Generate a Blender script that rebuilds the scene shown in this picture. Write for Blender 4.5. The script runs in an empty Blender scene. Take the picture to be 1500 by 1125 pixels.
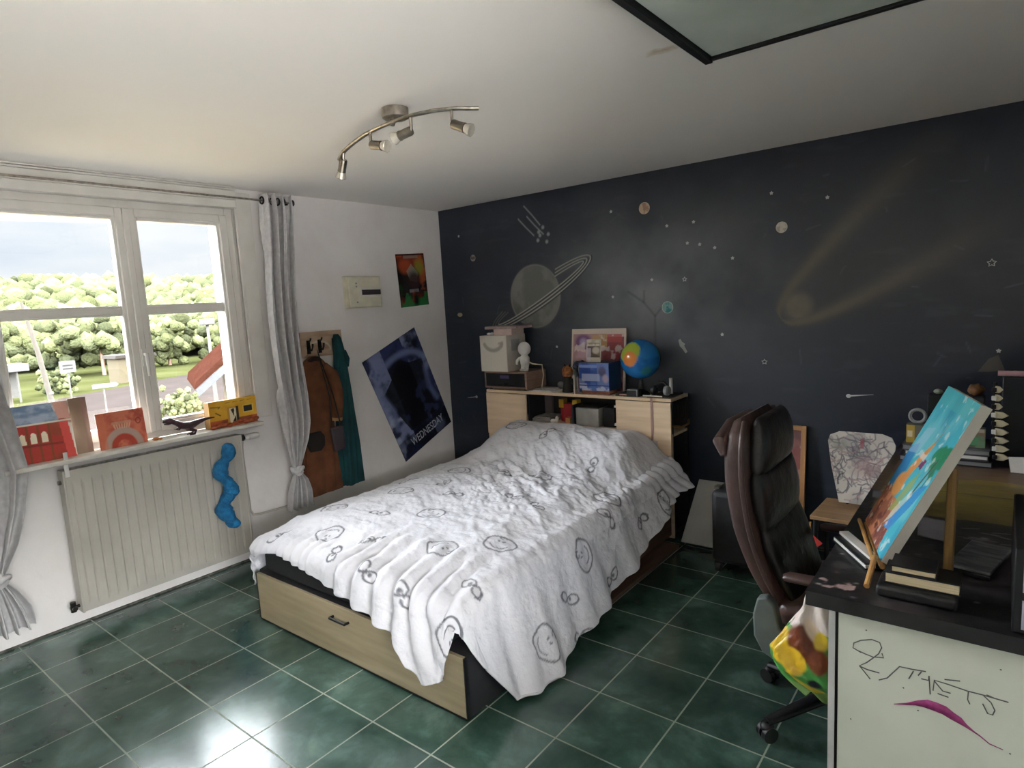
import bpy, bmesh, math, random
import numpy as np
from mathutils import Vector, Matrix

random.seed(7)
SC = bpy.context.scene
COL = SC.collection
PI = math.pi

# ------------------------------------------------------------------ camera
cam = bpy.data.cameras.new('camera')
cam.sensor_width = 36
cam.lens = 916.2 / 1500 * 36
cam.clip_start = .05
cam.clip_end = 900
camo = bpy.data.objects.new('camera', cam)
COL.objects.link(camo)
_r = Vector((.78534, .61651, -.05610)); _u = Vector((-.03587, .13579, .99009)); _f = Vector((-.61802, .77555, -.12876))
camo.matrix_world = Matrix(((_r.x, _u.x, -_f.x, 4.029), (_r.y, _u.y, -_f.y, -4.137), (_r.z, _u.z, -_f.z, 1.650), (0, 0, 0, 1)))
SC.camera = camo

# ------------------------------------------------------------------ colour management and light
SC.view_settings.view_transform = 'Standard'
SC.view_settings.look = 'None'
SC.view_settings.gamma = 1
SC.view_settings.use_curve_mapping = False
SC.view_settings.exposure = 1.14
SC.cycles.max_bounces = 12
SC.cycles.diffuse_bounces = 8
SC.cycles.use_denoising = True
SC.cycles.sample_clamp_indirect = 8


def sky():
    w = bpy.data.worlds.new('overcast_sky'); SC.world = w; w.use_nodes = True
    nt = w.node_tree; N = nt.nodes; L = nt.links; N.clear()
    out = N.new('ShaderNodeOutputWorld'); bg = N.new('ShaderNodeBackground')
    tc = N.new('ShaderNodeTexCoord'); sp = N.new('ShaderNodeSeparateXYZ')
    L.new(tc.outputs['Generated'], sp.inputs[0])
    # brightness by elevation: an overcast sky, bright high up, softer near the horizon
    st = N.new('ShaderNodeValToRGB'); e = st.color_ramp.elements
    e[0].position = 0; e[0].color = (.0168, .0168, .0168, 1)
    e[1].position = .135; e[1].color = (.0182, .0182, .0182, 1)
    a = e.new(.19); a.color = (.9, .9, .9, 1); a = e.new(.32); a.color = (1, 1, 1, 1); a = e.new(.52); a.color = (.5, .5, .5, 1); a = e.new(1.0); a.color = (.45, .45, .45, 1)
    L.new(sp.outputs['Z'], st.inputs[0])
    mp = N.new('ShaderNodeMapping'); mp.inputs['Scale'].default_value = (1.2, 1.2, 5)
    L.new(tc.outputs['Generated'], mp.inputs[0])
    no = N.new('ShaderNodeTexNoise'); no.inputs['Scale'].default_value = 3.2; no.inputs['Detail'].default_value = 6
    L.new(mp.outputs[0], no.inputs[0])
    cr = N.new('ShaderNodeValToRGB'); c = cr.color_ramp.elements
    c[0].position = .35; c[0].color = (.80, .87, .97, 1); c[1].position = .6; c[1].color = (1.02, 1.03, 1.04, 1)
    L.new(no.outputs['Fac'], cr.inputs[0])
    mx = N.new('ShaderNodeMixRGB'); mx.blend_type = 'MULTIPLY'; mx.inputs[0].default_value = 1
    L.new(st.outputs[0], mx.inputs[1]); L.new(cr.outputs[0], mx.inputs[2])
    L.new(mx.outputs[0], bg.inputs[0]); bg.inputs[1].default_value = SKY
    L.new(bg.outputs[0], out.inputs[0])


SKY = 27.0
sky()


def portal(name, loc, rot, sx, sy):
    l = bpy.data.lights.new(name, 'AREA'); l.shape = 'RECTANGLE'; l.size = sx; l.size_y = sy
    l.cycles.is_portal = True
    o = bpy.data.objects.new(name, l); COL.objects.link(o); o.location = loc; o.rotation_euler = rot


portal('window_daylight', (-.40, -2.62, 1.65), (0, -PI / 2, 0), 1.5, 1.5)        # sampling guides for the sky in the window and the added fill window
portal('fill_window_daylight', (4.70, -4.1, 1.54), (0, PI / 2, 0), 1.6, 1.95)  # portal for the unseen window added on the right


# ------------------------------------------------------------------ materials
def lin(h):
    if not isinstance(h, str): return tuple(h)
    h = h.lstrip('#'); v = [int(h[i:i + 2], 16) / 255 for i in (0, 2, 4)]
    return tuple(c / 12.92 if c <= .04045 else ((c + .055) / 1.055) ** 2.4 for c in v)


def base_mat(name, rough, metal=0, spec=.5):
    m = bpy.data.materials.new(name); m.use_nodes = True
    b = m.node_tree.nodes['Principled BSDF']
    b.inputs['Roughness'].default_value = rough; b.inputs['Metallic'].default_value = metal
    b.inputs['Specular IOR Level'].default_value = spec
    return m, m.node_tree, b


def bump_into(nt, b, scale, strength, stretch=(1, 1, 1), dist=.01, detail=4):
    tc = nt.nodes.new('ShaderNodeTexCoord'); mp = nt.nodes.new('ShaderNodeMapping'); mp.inputs['Scale'].default_value = stretch
    nt.links.new(tc.outputs['Object'], mp.inputs[0])
    no = nt.nodes.new('ShaderNodeTexNoise'); no.inputs['Scale'].default_value = scale; no.inputs['Detail'].default_value = detail
    nt.links.new(mp.outputs[0], no.inputs[0])
    bp = nt.nodes.new('ShaderNodeBump'); bp.inputs['Strength'].default_value = strength; bp.inputs['Distance'].default_value = dist
    nt.links.new(no.outputs['Fac'], bp.inputs['Height']); nt.links.new(bp.outputs[0], b.inputs['Normal'])


def M(name, col, rough=.6, metal=0, col2=None, scale=12, stretch=(1, 1, 1), lo=.35, hi=.65, bump=0, bscale=80, bdist=.01, spec=.5, detail=5):
    """a surface whose colour wanders between two tones by noise"""
    m, nt, b = base_mat(name, rough, metal, spec)
    c1 = lin(col); c2 = lin(col2) if col2 else tuple(c * .86 for c in c1)
    tc = nt.nodes.new('ShaderNodeTexCoord'); mp = nt.nodes.new('ShaderNodeMapping'); mp.inputs['Scale'].default_value = stretch
    nt.links.new(tc.outputs['Object'], mp.inputs[0])
    no = nt.nodes.new('ShaderNodeTexNoise'); no.inputs['Scale'].default_value = scale; no.inputs['Detail'].default_value = detail
    nt.links.new(mp.outputs[0], no.inputs[0])
    cr = nt.nodes.new('ShaderNodeValToRGB'); e = cr.color_ramp.elements
    e[0].position = lo; e[0].color = (*c1, 1); e[1].position = hi; e[1].color = (*c2, 1)
    nt.links.new(no.outputs['Fac'], cr.inputs[0]); nt.links.new(cr.outputs[0], b.inputs['Base Color'])
    if bump: bump_into(nt, b, bscale, bump, stretch if bscale < 0 else (1, 1, 1), bdist)
    return m


def VC(name, rough=.6, metal=0, bump=0, bscale=80, spec=.5, bdist=.01, stretch=(1, 1, 1)):
    """a surface painted by hand: colours laid point by point in the attribute Col"""
    m, nt, b = base_mat(name, rough, metal, spec)
    a = nt.nodes.new('ShaderNodeAttribute'); a.attribute_name = 'Col'
    nt.links.new(a.outputs['Color'], b.inputs['Base Color'])
    if bump: bump_into(nt, b, bscale, bump, stretch, bdist)
    return m


def glass_mat():
    m = bpy.data.materials.new('window_glass'); m.use_nodes = True
    nt = m.node_tree; N = nt.nodes; N.clear()
    out = N.new('ShaderNodeOutputMaterial'); mix = N.new('ShaderNodeMixShader'); tr = N.new('ShaderNodeBsdfTransparent')
    gl = N.new('ShaderNodeBsdfGlossy'); gl.inputs['Roughness'].default_value = .02
    fr = N.new('ShaderNodeFresnel'); fr.inputs[0].default_value = 1.35
    tr.inputs[0].default_value = (.97, .98, .98, 1)
    nt.links.new(fr.outputs[0], mix.inputs[0]); nt.links.new(tr.outputs[0], mix.inputs[1]); nt.links.new(gl.outputs[0], mix.inputs[2])
    nt.links.new(mix.outputs[0], out.inputs[0])
    return m


def floor_mat():
    m, nt, b = base_mat('green_floor_tile', .22, 0, .75)
    N = nt.nodes; L = nt.links
    tc = N.new('ShaderNodeTexCoord'); mp = N.new('ShaderNodeMapping')
    mp.inputs['Location'].default_value = (-.0705 + .003, .0337 + .003, 0)
    L.new(tc.outputs['Object'], mp.inputs[0])
    br = N.new('ShaderNodeTexBrick'); br.offset = 0; br.squash = 1
    br.inputs['Scale'].default_value = 1; br.inputs['Brick Width'].default_value = .3335; br.inputs['Row Height'].default_value = .3335
    br.inputs['Mortar Size'].default_value = .0035; br.inputs['Mortar Smooth'].default_value = .15; br.inputs['Bias'].default_value = 0
    br.inputs['Color1'].default_value = (.72, .72, .72, 1); br.inputs['Color2'].default_value = (1.12, 1.12, 1.12, 1)
    br.inputs['Mortar'].default_value = (1, 1, 1, 1)
    L.new(mp.outputs[0], br.inputs['Vector'])
    no = N.new('ShaderNodeTexNoise'); no.inputs['Scale'].default_value = 4.2; no.inputs['Detail'].default_value = 7; no.inputs['Roughness'].default_value = .62
    no.inputs['Distortion'].default_value = .3
    L.new(tc.outputs['Object'], no.inputs[0])
    cr = N.new('ShaderNodeValToRGB'); e = cr.color_ramp.elements
    e[0].position = .32; e[0].color = (*lin('#2b453c'), 1); e[1].position = .72; e[1].color = (*lin('#66837a'), 1)
    k = e.new(.52); k.color = (*lin('#415e54'), 1)
    L.new(no.outputs['Fac'], cr.inputs[0])
    mu = N.new('ShaderNodeMixRGB'); mu.blend_type = 'MULTIPLY'; mu.inputs[0].default_value = 1
    L.new(cr.outputs[0], mu.inputs[1]); L.new(br.outputs['Color'], mu.inputs[2])
    mx = N.new('ShaderNodeMixRGB'); mx.inputs[2].default_value = (*lin('#a9b3a2'), 1)
    gn = N.new('ShaderNodeTexNoise'); gn.inputs['Scale'].default_value = 2.2; L.new(tc.outputs['Object'], gn.inputs[0])
    gm = N.new('ShaderNodeMath'); gm.operation = 'MULTIPLY'; L.new(br.outputs['Fac'], gm.inputs[0]); L.new(gn.outputs['Fac'], gm.inputs[1])
    gm2 = N.new('ShaderNodeMath'); gm2.operation = 'MULTIPLY'; gm2.inputs[1].default_value = 1.35; L.new(gm.outputs[0], gm2.inputs[0])
    L.new(gm2.outputs[0], mx.inputs[0]); L.new(mu.outputs[0], mx.inputs[1]); L.new(mx.outputs[0], b.inputs['Base Color'])
    # grime film: rougher in blotches
    rn = N.new('ShaderNodeTexNoise'); rn.inputs['Scale'].default_value = 26; rn.inputs['Detail'].default_value = 8; rn.inputs['Roughness'].default_value = .7
    L.new(tc.outputs['Object'], rn.inputs[0])
    rr = N.new('ShaderNodeMapRange'); rr.inputs['From Min'].default_value = .34; rr.inputs['From Max'].default_value = .50
    rr.inputs['To Min'].default_value = .27; rr.inputs['To Max'].default_value = .19
    L.new(rn.outputs['Fac'], rr.inputs['Value'])
    rm = N.new('ShaderNodeMath'); rm.operation = 'MAXIMUM'; L.new(rr.outputs[0], rm.inputs[0])
    r2 = N.new('ShaderNodeMath'); r2.operation = 'MULTIPLY'; r2.inputs[1].default_value = .7; L.new(br.outputs['Fac'], r2.inputs[0]); L.new(r2.outputs[0], rm.inputs[1])
    L.new(rm.outputs[0], b.inputs['Roughness'])
    bp = N.new('ShaderNodeBump'); bp.inputs['Strength'].default_value = .5; bp.inputs['Distance'].default_value = .002; bp.invert = True
    L.new(br.outputs['Fac'], bp.inputs['Height'])
    b2 = N.new('ShaderNodeBump'); b2.inputs['Strength'].default_value = .25; b2.inputs['Distance'].default_value = .0006
    L.new(no.outputs['Fac'], b2.inputs['Height']); L.new(bp.outputs[0], b2.inputs['Normal']); L.new(b2.outputs[0], b.inputs['Normal'])
    return m


def ceiling_mat():
    m, nt, b = base_mat('ceiling_paint', .85)
    N = nt.nodes; L = nt.links
    tc = N.new('ShaderNodeTexCoord')
    no = N.new('ShaderNodeTexNoise'); no.inputs['Scale'].default_value = 1.3; no.inputs['Detail'].default_value = 4; L.new(tc.outputs['Object'], no.inputs[0])
    cr = N.new('ShaderNodeValToRGB'); e = cr.color_ramp.elements
    e[0].position = .3; e[0].color = (*lin('#f0ebe6'), 1); e[1].position = .7; e[1].color = (*lin('#edeae6'), 1)
    L.new(no.outputs['Fac'], cr.inputs[0])
    # an ochre water stain near the hatch
    sb = N.new('ShaderNodeVectorMath'); sb.operation = 'SUBTRACT'; sb.inputs[1].default_value = (3.045, -1.955, 2.495); L.new(tc.outputs['Object'], sb.inputs[0])
    sc = N.new('ShaderNodeVectorMath'); sc.operation = 'MULTIPLY'; sc.inputs[1].default_value = (12, 26, 1); L.new(sb.outputs[0], sc.inputs[0])
    ln = N.new('ShaderNodeVectorMath'); ln.operation = 'LENGTH'; L.new(sc.outputs[0], ln.inputs[0])
    n2 = N.new('ShaderNodeTexNoise'); n2.inputs['Scale'].default_value = 30; L.new(tc.outputs['Object'], n2.inputs[0])
    ad = N.new('ShaderNodeMath'); ad.operation = 'ADD'; L.new(ln.outputs['Value'], ad.inputs[0]); L.new(n2.outputs['Fac'], ad.inputs[1])
    rr = N.new('ShaderNodeMapRange'); rr.inputs['From Min'].default_value = .7; rr.inputs['From Max'].default_value = 1.4
    rr.inputs['To Min'].default_value = .6; rr.inputs['To Max'].default_value = 0; L.new(ad.outputs[0], rr.inputs['Value'])
    mx = N.new('ShaderNodeMixRGB'); mx.inputs[2].default_value = (*lin('#b79a6c'), 1); L.new(rr.outputs[0], mx.inputs[0]); L.new(cr.outputs[0], mx.inputs[1])
    L.new(mx.outputs[0], b.inputs['Base Color'])
    bump_into(nt, b, 4, .25, dist=.02)
    return m


def wood(name, c1, c2, axis='x', rough=.36):
    s = {'x': (1.2, 14, 14), 'y': (14, 1.2, 14), 'z': (14, 14, 1.2)}[axis]
    return M(name, c1, rough, col2=c2, scale=2.2, stretch=s, lo=.3, hi=.7, detail=8)


MT = {
    'wall': M('white_wall_paint', '#e4e0de', .85, col2='#dad5d2', scale=2.5, bump=.25, bscale=14, bdist=.012),
    'ceiling': ceiling_mat(), 'floor': floor_mat(), 'glass': glass_mat(),
    'pvc': M('white_window_plastic', '#d9d6d0', .35, col2='#cfcbc4', scale=6),
    'sill': M('sill_paint', '#d8d4cb', .45, col2='#c4bfb4', scale=9),
    'rad': M('radiator_enamel', '#b3afa5', .4, col2='#a9a59b', scale=4),
    'chrome': M('brushed_steel', '#b9b1a6', .32, 1, col2='#8f887f', scale=30),
    'nickel': M('satin_nickel', '#9c9488', .38, 1, col2='#7d766c', scale=20),
    'black': M('black_plastic', '#17171a', .45, col2='#0e0e10', scale=20),
    'darkmetal': M('dark_bronze', '#2a2522', .4, .6, col2='#1d1a18', scale=20),
    'char': M('charcoal_board', '#2b2b2e', .6, col2='#232326', scale=10),
    'oak': wood('light_oak_board', '#ead2b5', '#d8bd9c', 'x', .3),
    'shadeoak': wood('shaded_oak_board', '#a89a7e', '#93866b', 'x', .45),  # headboard oak made darker and greyer, shade put into the drawer colour
    'oakz': wood('light_oak_board_upright', '#ead2b5', '#d8bd9c', 'z', .3),
    'oaky': wood('light_oak_board_deep', '#bca688', '#a89070', 'y'),
    'browny': wood('brown_board', '#7a5d4c', '#634a3c', 'y', .6),
    'pine': wood('pine_stick', '#c89a5e', '#b5834a', 'z', .55),
    'pinebrown': wood('ochre_stick', '#8d6f3c', '#75592c', 'z', .55),
    'cloth': M('curtain_cloth', '#c6c4c4', .9, col2='#b5b3b3', scale=30, bump=.15, bscale=160, bdist=.003),
    'vc': VC('printed_paper', .5), 'vcm': VC('painted_board', .7, bump=.2, bscale=40), 'vcgloss': VC('printed_gloss', .25),
    'white': M('white_plastic', '#dad8d4', .4, col2='#cfccc7', scale=10),
    'paper': M('white_paper', '#dcdad6', .8, col2='#cfcdc9', scale=8),
    'grey': M('grey_plastic', '#8d8f90', .5, col2='#7f8182', scale=10),
    'leather': M('brown_leather', '#4f3a35', .36, col2='#3a2925', scale=7, bump=.35, bscale=22, bdist=.012),
    'leatherdark': M('dark_leather', '#1a1313', .34, col2='#100c0c', scale=6, bump=.5, bscale=16, bdist=.015),
    'armgrey': M('grey_green_plastic', '#5f6664', .42, col2='#545b59', scale=14),
    'cream': M('cream_pages', '#cfc2a0', .8, col2='#b9ab88', scale=8, stretch=(1, 1, 60)),
    'red': M('red_plastic', '#a5242a', .4, col2='#8d1d23', scale=12), 'yellow': M('yellow_plastic', '#d2ae2a', .4, col2='#b89522', scale=12),
}


# ------------------------------------------------------------------ mesh builder
class MB:
    def __init__(s): s.V = []; s.F = []; s.C = []; s.hascol = False
    def add(s, V, F, C=None):
        k = len(s.V); s.V += [tuple(map(float, v)) for v in V]; s.F += [tuple(int(i) + k for i in f) for f in F]
        if C is not None: s.hascol = True; s.C += [tuple(c) for c in C]
        else: s.C += [(.5, .5, .5)] * len(V)
        return s
    def bx(s, x0, x1, y0, y1, z0, z1, col=None):
        V = [(x0, y0, z0), (x1, y0, z0), (x1, y1, z0), (x0, y1, z0), (x0, y0, z1), (x1, y0, z1), (x1, y1, z1), (x0, y1, z1)]
        F = [(0, 3, 2, 1), (4, 5, 6, 7), (0, 1, 5, 4), (1, 2, 6, 5), (2, 3, 7, 6), (3, 0, 4, 7)]
        return s.add(V, F, [lin(col)] * 8 if col else None)
    def tube(s, pts, r, n=8, closed=False, flat=None):
        P = [Vector(p) for p in pts]; m = len(P); V = []; F = []
        R = r if hasattr(r, '__len__') else [r] * m
        up = None
        for i, p in enumerate(P):
            a = P[(i - 1) % m] if (closed or i) else p; b = P[(i + 1) % m] if (closed or i < m - 1) else p
            t = (b - a).normalized()
            if up is None: up = Vector((0, 0, 1)) if abs(t.z) < .9 else Vector((1, 0, 0))
            u = (up - t * up.dot(t))
            if u.length < 1e-5: u = t.orthogonal()
            u.normalize(); w = t.cross(u); up = u
            for k in range(n):
                an = 2 * PI * k / n
                V.append(p + u * math.sin(an) * R[i] * (flat or 1) + w * math.cos(an) * R[i])
        for i in range(m if closed else m - 1):
            for k in range(n):
                j = (i + 1) % m
                F.append((i * n + k, i * n + (k + 1) % n, j * n + (k + 1) % n, j * n + k))
        if not closed: F.append(tuple(range(n))[::-1]); F.append(tuple((m - 1) * n + k for k in range(n)))
        return s.add(V, F)
    def cyl(s, p0, p1, r0, r1=None, n=20): return s.tube([p0, p1], [r0, r0 if r1 is None else r1], n)
    def lathe(s, prof, o=(0, 0, 0), n=28, axis='z'):
        V = []; F = []; m = len(prof)
        for r, h in prof:
            for k in range(n):
                a = 2 * PI * k / n; c, d = r * math.cos(a), r * math.sin(a)
                v = {'z': (c, d, h), 'x': (h, c, d), 'y': (d, h, c)}[axis]
                V.append((v[0] + o[0], v[1] + o[1], v[2] + o[2]))
        for i in range(m - 1):
            for k in range(n): F.append((i * n + k, i * n + (k + 1) % n, (i + 1) * n + (k + 1) % n, (i + 1) * n + k))
        F.append(tuple(range(n))[::-1]); F.append(tuple((m - 1) * n + k for k in range(n)))
        return s.add(V, F)
    def ball(s, c, r, n=18, m=12, fn=None):
        r = r if hasattr(r, '__len__') else (r,) * 3
        prof = []
        V = []; F = []
        for i in range(m + 1):
            th = PI * i / m
            for k in range(n):
                a = 2 * PI * k / n
                d = Vector((math.sin(th) * math.cos(a), math.sin(th) * math.sin(a), math.cos(th)))
                q = fn(d) if fn else 1
                V.append((c[0] + d.x * r[0] * q, c[1] + d.y * r[1] * q, c[2] + d.z * r[2] * q))
        for i in range(m):
            for k in range(n): F.append((i * n + k, (i + 1) * n + k, (i + 1) * n + (k + 1) % n, i * n + (k + 1) % n))
        return s.add(V, F)
    def prism(s, poly, axis, a, b):
        n = len(poly); f = {'x': lambda p, h: (h, p[0], p[1]), 'y': lambda p, h: (p[0], h, p[1]), 'z': lambda p, h: (p[0], p[1], h)}[axis]
        V = [f(p, a) for p in poly] + [f(p, b) for p in poly]
        F = [tuple(range(n)), tuple(range(2 * n - 1, n - 1, -1))] + [(i, i + n, (i + 1) % n + n, (i + 1) % n) for i in range(n)]
        return s.add(V, F)
    def grid(s, P, C=None, wrap=False):
        P = np.asarray(P, float); nu, nv = P.shape[:2]
        idx = np.arange(nu * nv).reshape(nu, nv)
        if wrap: idx = np.concatenate([idx, idx[:1]], 0)
        F = np.stack([idx[:-1, :-1], idx[1:, :-1], idx[1:, 1:], idx[:-1, 1:]], -1).reshape(-1, 4)
        k = len(s.V); s.V += P.reshape(-1, 3).tolist(); s.F += (F + k).tolist()
        if C is not None: s.hascol = True; s.C += np.asarray(C).reshape(-1, 3).tolist()
        else: s.C += [(.5, .5, .5)] * (nu * nv)
        return s
    def xf(s, mtx, k=0):
        for i in range(k, len(s.V)): s.V[i] = tuple(mtx @ Vector(s.V[i]))
        return s


ORG = {}


def build(name, mb, mat, parent=None, org=None, bevel=0, seg=2, sharp=38, solid=0, weld=False):
    V = np.array(mb.V, float)
    if parent is not None: org = ORG[parent.name]
    elif org is None:
        lo, hi = V.min(0), V.max(0); org = ((lo[0] + hi[0]) / 2, (lo[1] + hi[1]) / 2, lo[2])
    me = bpy.data.meshes.new(name)
    me.from_pydata((V - np.array(org)).tolist(), [], [list(f) for f in mb.F])
    if mb.hascol:
        a = me.color_attributes.new('Col', 'FLOAT_COLOR', 'POINT')
        c = np.ones((len(V), 4), np.float32); c[:, :3] = np.array(mb.C, np.float32); a.data.foreach_set('color', c.ravel())
    bm = bmesh.new(); bm.from_mesh(me)
    if weld: bmesh.ops.remove_doubles(bm, verts=bm.verts, dist=1e-5)
    bmesh.ops.recalc_face_normals(bm, faces=bm.faces); bm.to_mesh(me); bm.free()
    me.materials.append(MT[mat] if isinstance(mat, str) else mat)
    me.shade_smooth(); me.set_sharp_from_angle(angle=math.radians(sharp))
    o = bpy.data.objects.new(name, me); COL.objects.link(o)
    if parent is not None: o.parent = parent
    else: o.location = org
    ORG[o.name] = org
    if solid:
        md = o.modifiers.new('thickness', 'SOLIDIFY'); md.thickness = solid; md.offset = 0
    if bevel:
        md = o.modifiers.new('bevel', 'BEVEL'); md.width = bevel; md.segments = seg; md.limit_method = 'ANGLE'; md.angle_limit = math.radians(40)
    return o


def tag(o, label, cat, group=None, kind=None):
    o['label'] = label; o['category'] = cat
    if group: o['group'] = group
    if kind: o['kind'] = kind
    return o


def thing(name, label, cat, loc=(0, 0, 0), group=None, rot=None):
    """an Empty at the thing's base; parts are authored in world coordinates, or about the base when rot is given"""
    o = bpy.data.objects.new(name, None); COL.objects.link(o); o.location = loc; o.empty_display_size = .05
    ORG[o.name] = tuple(loc) if rot is None else (0, 0, 0)
    if rot is not None: o.rotation_euler = rot
    return tag(o, label, cat, group)


def one(name, mb, mat, label, cat, group=None, **kw): return tag(build(name, mb, mat, **kw), label, cat, group)


def local(name, mb, mat, label, cat, loc, rot, group=None, **kw):
    o = build(name, mb, mat, org=(0, 0, 0), **kw); o.location = loc; o.rotation_euler = rot
    return tag(o, label, cat, group)


def structure(name, mb, mat, parent=None, **kw):
    o = build(name, mb, mat, parent, **kw)
    if parent is None: o['kind'] = 'structure'
    return o


def text_mesh(s, size, depth=.0008):
    cu = bpy.data.curves.new('lettering', 'FONT'); cu.body = s; cu.size = size; cu.extrude = depth; cu.align_x = 'CENTER'
    t = bpy.data.objects.new('lettering', cu); COL.objects.link(t)
    dg = bpy.context.evaluated_depsgraph_get(); me = bpy.data.meshes.new_from_object(t.evaluated_get(dg))
    mb = MB(); mb.add([v.co[:] for v in me.vertices], [tuple(p.vertices) for p in me.polygons])
    bpy.data.objects.remove(t); bpy.data.curves.remove(cu); bpy.data.meshes.remove(me)
    return mb


# ------------------------------------------------------------------ hand painting helpers
def hash2(i, j, seed):
    n = (i * 374761393 + j * 668265263 + seed * 974711) & 0xffffffff
    n = ((n ^ (n >> 13)) * 1274126177) & 0xffffffff
    return ((n ^ (n >> 16)) & 0xffff) / 65535.0


def vnoise(x, y, seed=0):
    xi = np.floor(x).astype(np.int64); yi = np.floor(y).astype(np.int64); fx = x - xi; fy = y - yi
    fx = fx * fx * (3 - 2 * fx); fy = fy * fy * (3 - 2 * fy)
    a = hash2(xi, yi, seed); b = hash2(xi + 1, yi, seed); c = hash2(xi, yi + 1, seed); d = hash2(xi + 1, yi + 1, seed)
    return (a * (1 - fx) + b * fx) * (1 - fy) + (c * (1 - fx) + d * fx) * fy


def fbm(x, y, seed=0, oct=4):
    t = 0; a = .5; s = 0
    for k in range(oct): t = t + a * vnoise(x * 2 ** k, y * 2 ** k, seed + k * 17); s += a; a *= .5
    return t / s


def sstep(a, b, x):
    t = np.clip((x - a) / (b - a), 0, 1); return t * t * (3 - 2 * t)


class Paint:
    def __init__(s, X, Y, base):
        s.X = X; s.Y = Y; s.C = np.empty(X.shape + (3,)); s.C[:] = lin(base)
    def mix(s, m, col):
        m = np.clip(m, 0, 1)[..., None]; s.C = s.C * (1 - m) + np.array(lin(col)) * m; return s
    def noise(s, col, sc, lo=.4, hi=.6, a=1, seed=0, sx=1, sy=1, oct=4):
        return s.mix(a * sstep(lo, hi, fbm(s.X * sc * sx + 31, s.Y * sc * sy + 57, seed, oct)), col)
    def disc(s, cx, cy, rx, ry, col, soft=.002, a=1, ang=0):
        c, d = math.cos(ang), math.sin(ang); u = (s.X - cx) * c + (s.Y - cy) * d; v = -(s.X - cx) * d + (s.Y - cy) * c
        q = np.sqrt((u / rx) ** 2 + (v / ry) ** 2); return s.mix(a * (1 - sstep(1 - soft / rx, 1 + soft / rx, q)), col)
    def rect(s, x0, x1, y0, y1, col, a=1): return s.mix(a * ((s.X >= x0) & (s.X <= x1) & (s.Y >= y0) & (s.Y <= y1)), col)
    def poly(s, pts, col, a=1):
        ins = np.zeros(s.X.shape, bool); n = len(pts)
        for i in range(n):
            (xa, ya), (xb, yb) = pts[i], pts[(i + 1) % n]
            if ya == yb: continue
            ins ^= ((s.Y < ya) != (s.Y < yb)) & (s.X < (xb - xa) * (s.Y - ya) / (yb - ya) + xa)
        return s.mix(a * ins, col)
    def line(s, pts, w, col, soft=.5, a=1, closed=False):
        pts = list(pts) + ([pts[0]] if closed else [])
        p = np.array(pts, float); pad = w * 2
        sel = (s.X > p[:, 0].min() - pad) & (s.X < p[:, 0].max() + pad) & (s.Y > p[:, 1].min() - pad) & (s.Y < p[:, 1].max() + pad)
        x = s.X[sel]; y = s.Y[sel]
        if not x.size: return s
        d = np.full(x.shape, 9.)
        for (xa, ya), (xb, yb) in zip(pts[:-1], pts[1:]):
            dx, dy = xb - xa, yb - ya; L2 = dx * dx + dy * dy + 1e-12
            t = np.clip(((x - xa) * dx + (y - ya) * dy) / L2, 0, 1); d = np.minimum(d, np.hypot(x - xa - t * dx, y - ya - t * dy))
        m = (a * (1 - sstep(w / 2 * (1 - soft), w / 2 * (1 + soft), d)))[:, None]
        s.C[sel] = s.C[sel] * (1 - m) + np.array(lin(col)) * m
        return s


def ell(cx, cy, rx, ry, ang=0, a0=0, a1=2 * PI, n=40):
    c, d = math.cos(ang), math.sin(ang); o = []
    for i in range(n + 1):
        t = a0 + (a1 - a0) * i / n; u, v = rx * math.cos(t), ry * math.sin(t); o.append((cx + u * c - v * d, cy + u * d + v * c))
    return o


def slab(w, h, t, res, paint, edge='#d8d4cc'):
    """a board w x h with its painted face towards -y, x centred, z from 0"""
    nu, nv = max(2, int(w / res) + 1), max(2, int(h / res) + 1)
    X, Z = np.meshgrid(np.linspace(-w / 2, w / 2, nu), np.linspace(0, h, nv), indexing='ij')
    C = paint(X, Z); C = C.C if isinstance(C, Paint) else C
    mb = MB(); mb.bx(-w / 2, w / 2, -t / 2, t / 2, 0, h, edge)
    mb.grid(np.stack([X, np.full_like(X, -t / 2 - .0004), Z], -1), C)
    return mb


# ================================================================== THE ROOM
H = 2.495
XR, YF = 4.46, -5.30
structure('floor', MB().bx(-.0, XR, YF, 0, -.08, 0), 'floor', org=(0, 0, 0))
structure('ceiling', MB().bx(-.35, XR + .2, YF - .35, .2, H, H + .12), 'ceiling', org=(0, 0, 0))
# window wall, with its opening
WY0, WY1, WZ0, WZ1 = -3.335, -1.925, .935, 2.365
w = MB()
w.bx(-.35, 0, YF - .35, WY0, -.08, H); w.bx(-.35, 0, WY1, .2, -.08, H); w.bx(-.35, 0, WY0, WY1, -.08, WZ0); w.bx(-.35, 0, WY0, WY1, WZ1, H)
structure('wall_left', w, 'wall', org=(0, 0, 0))
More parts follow.
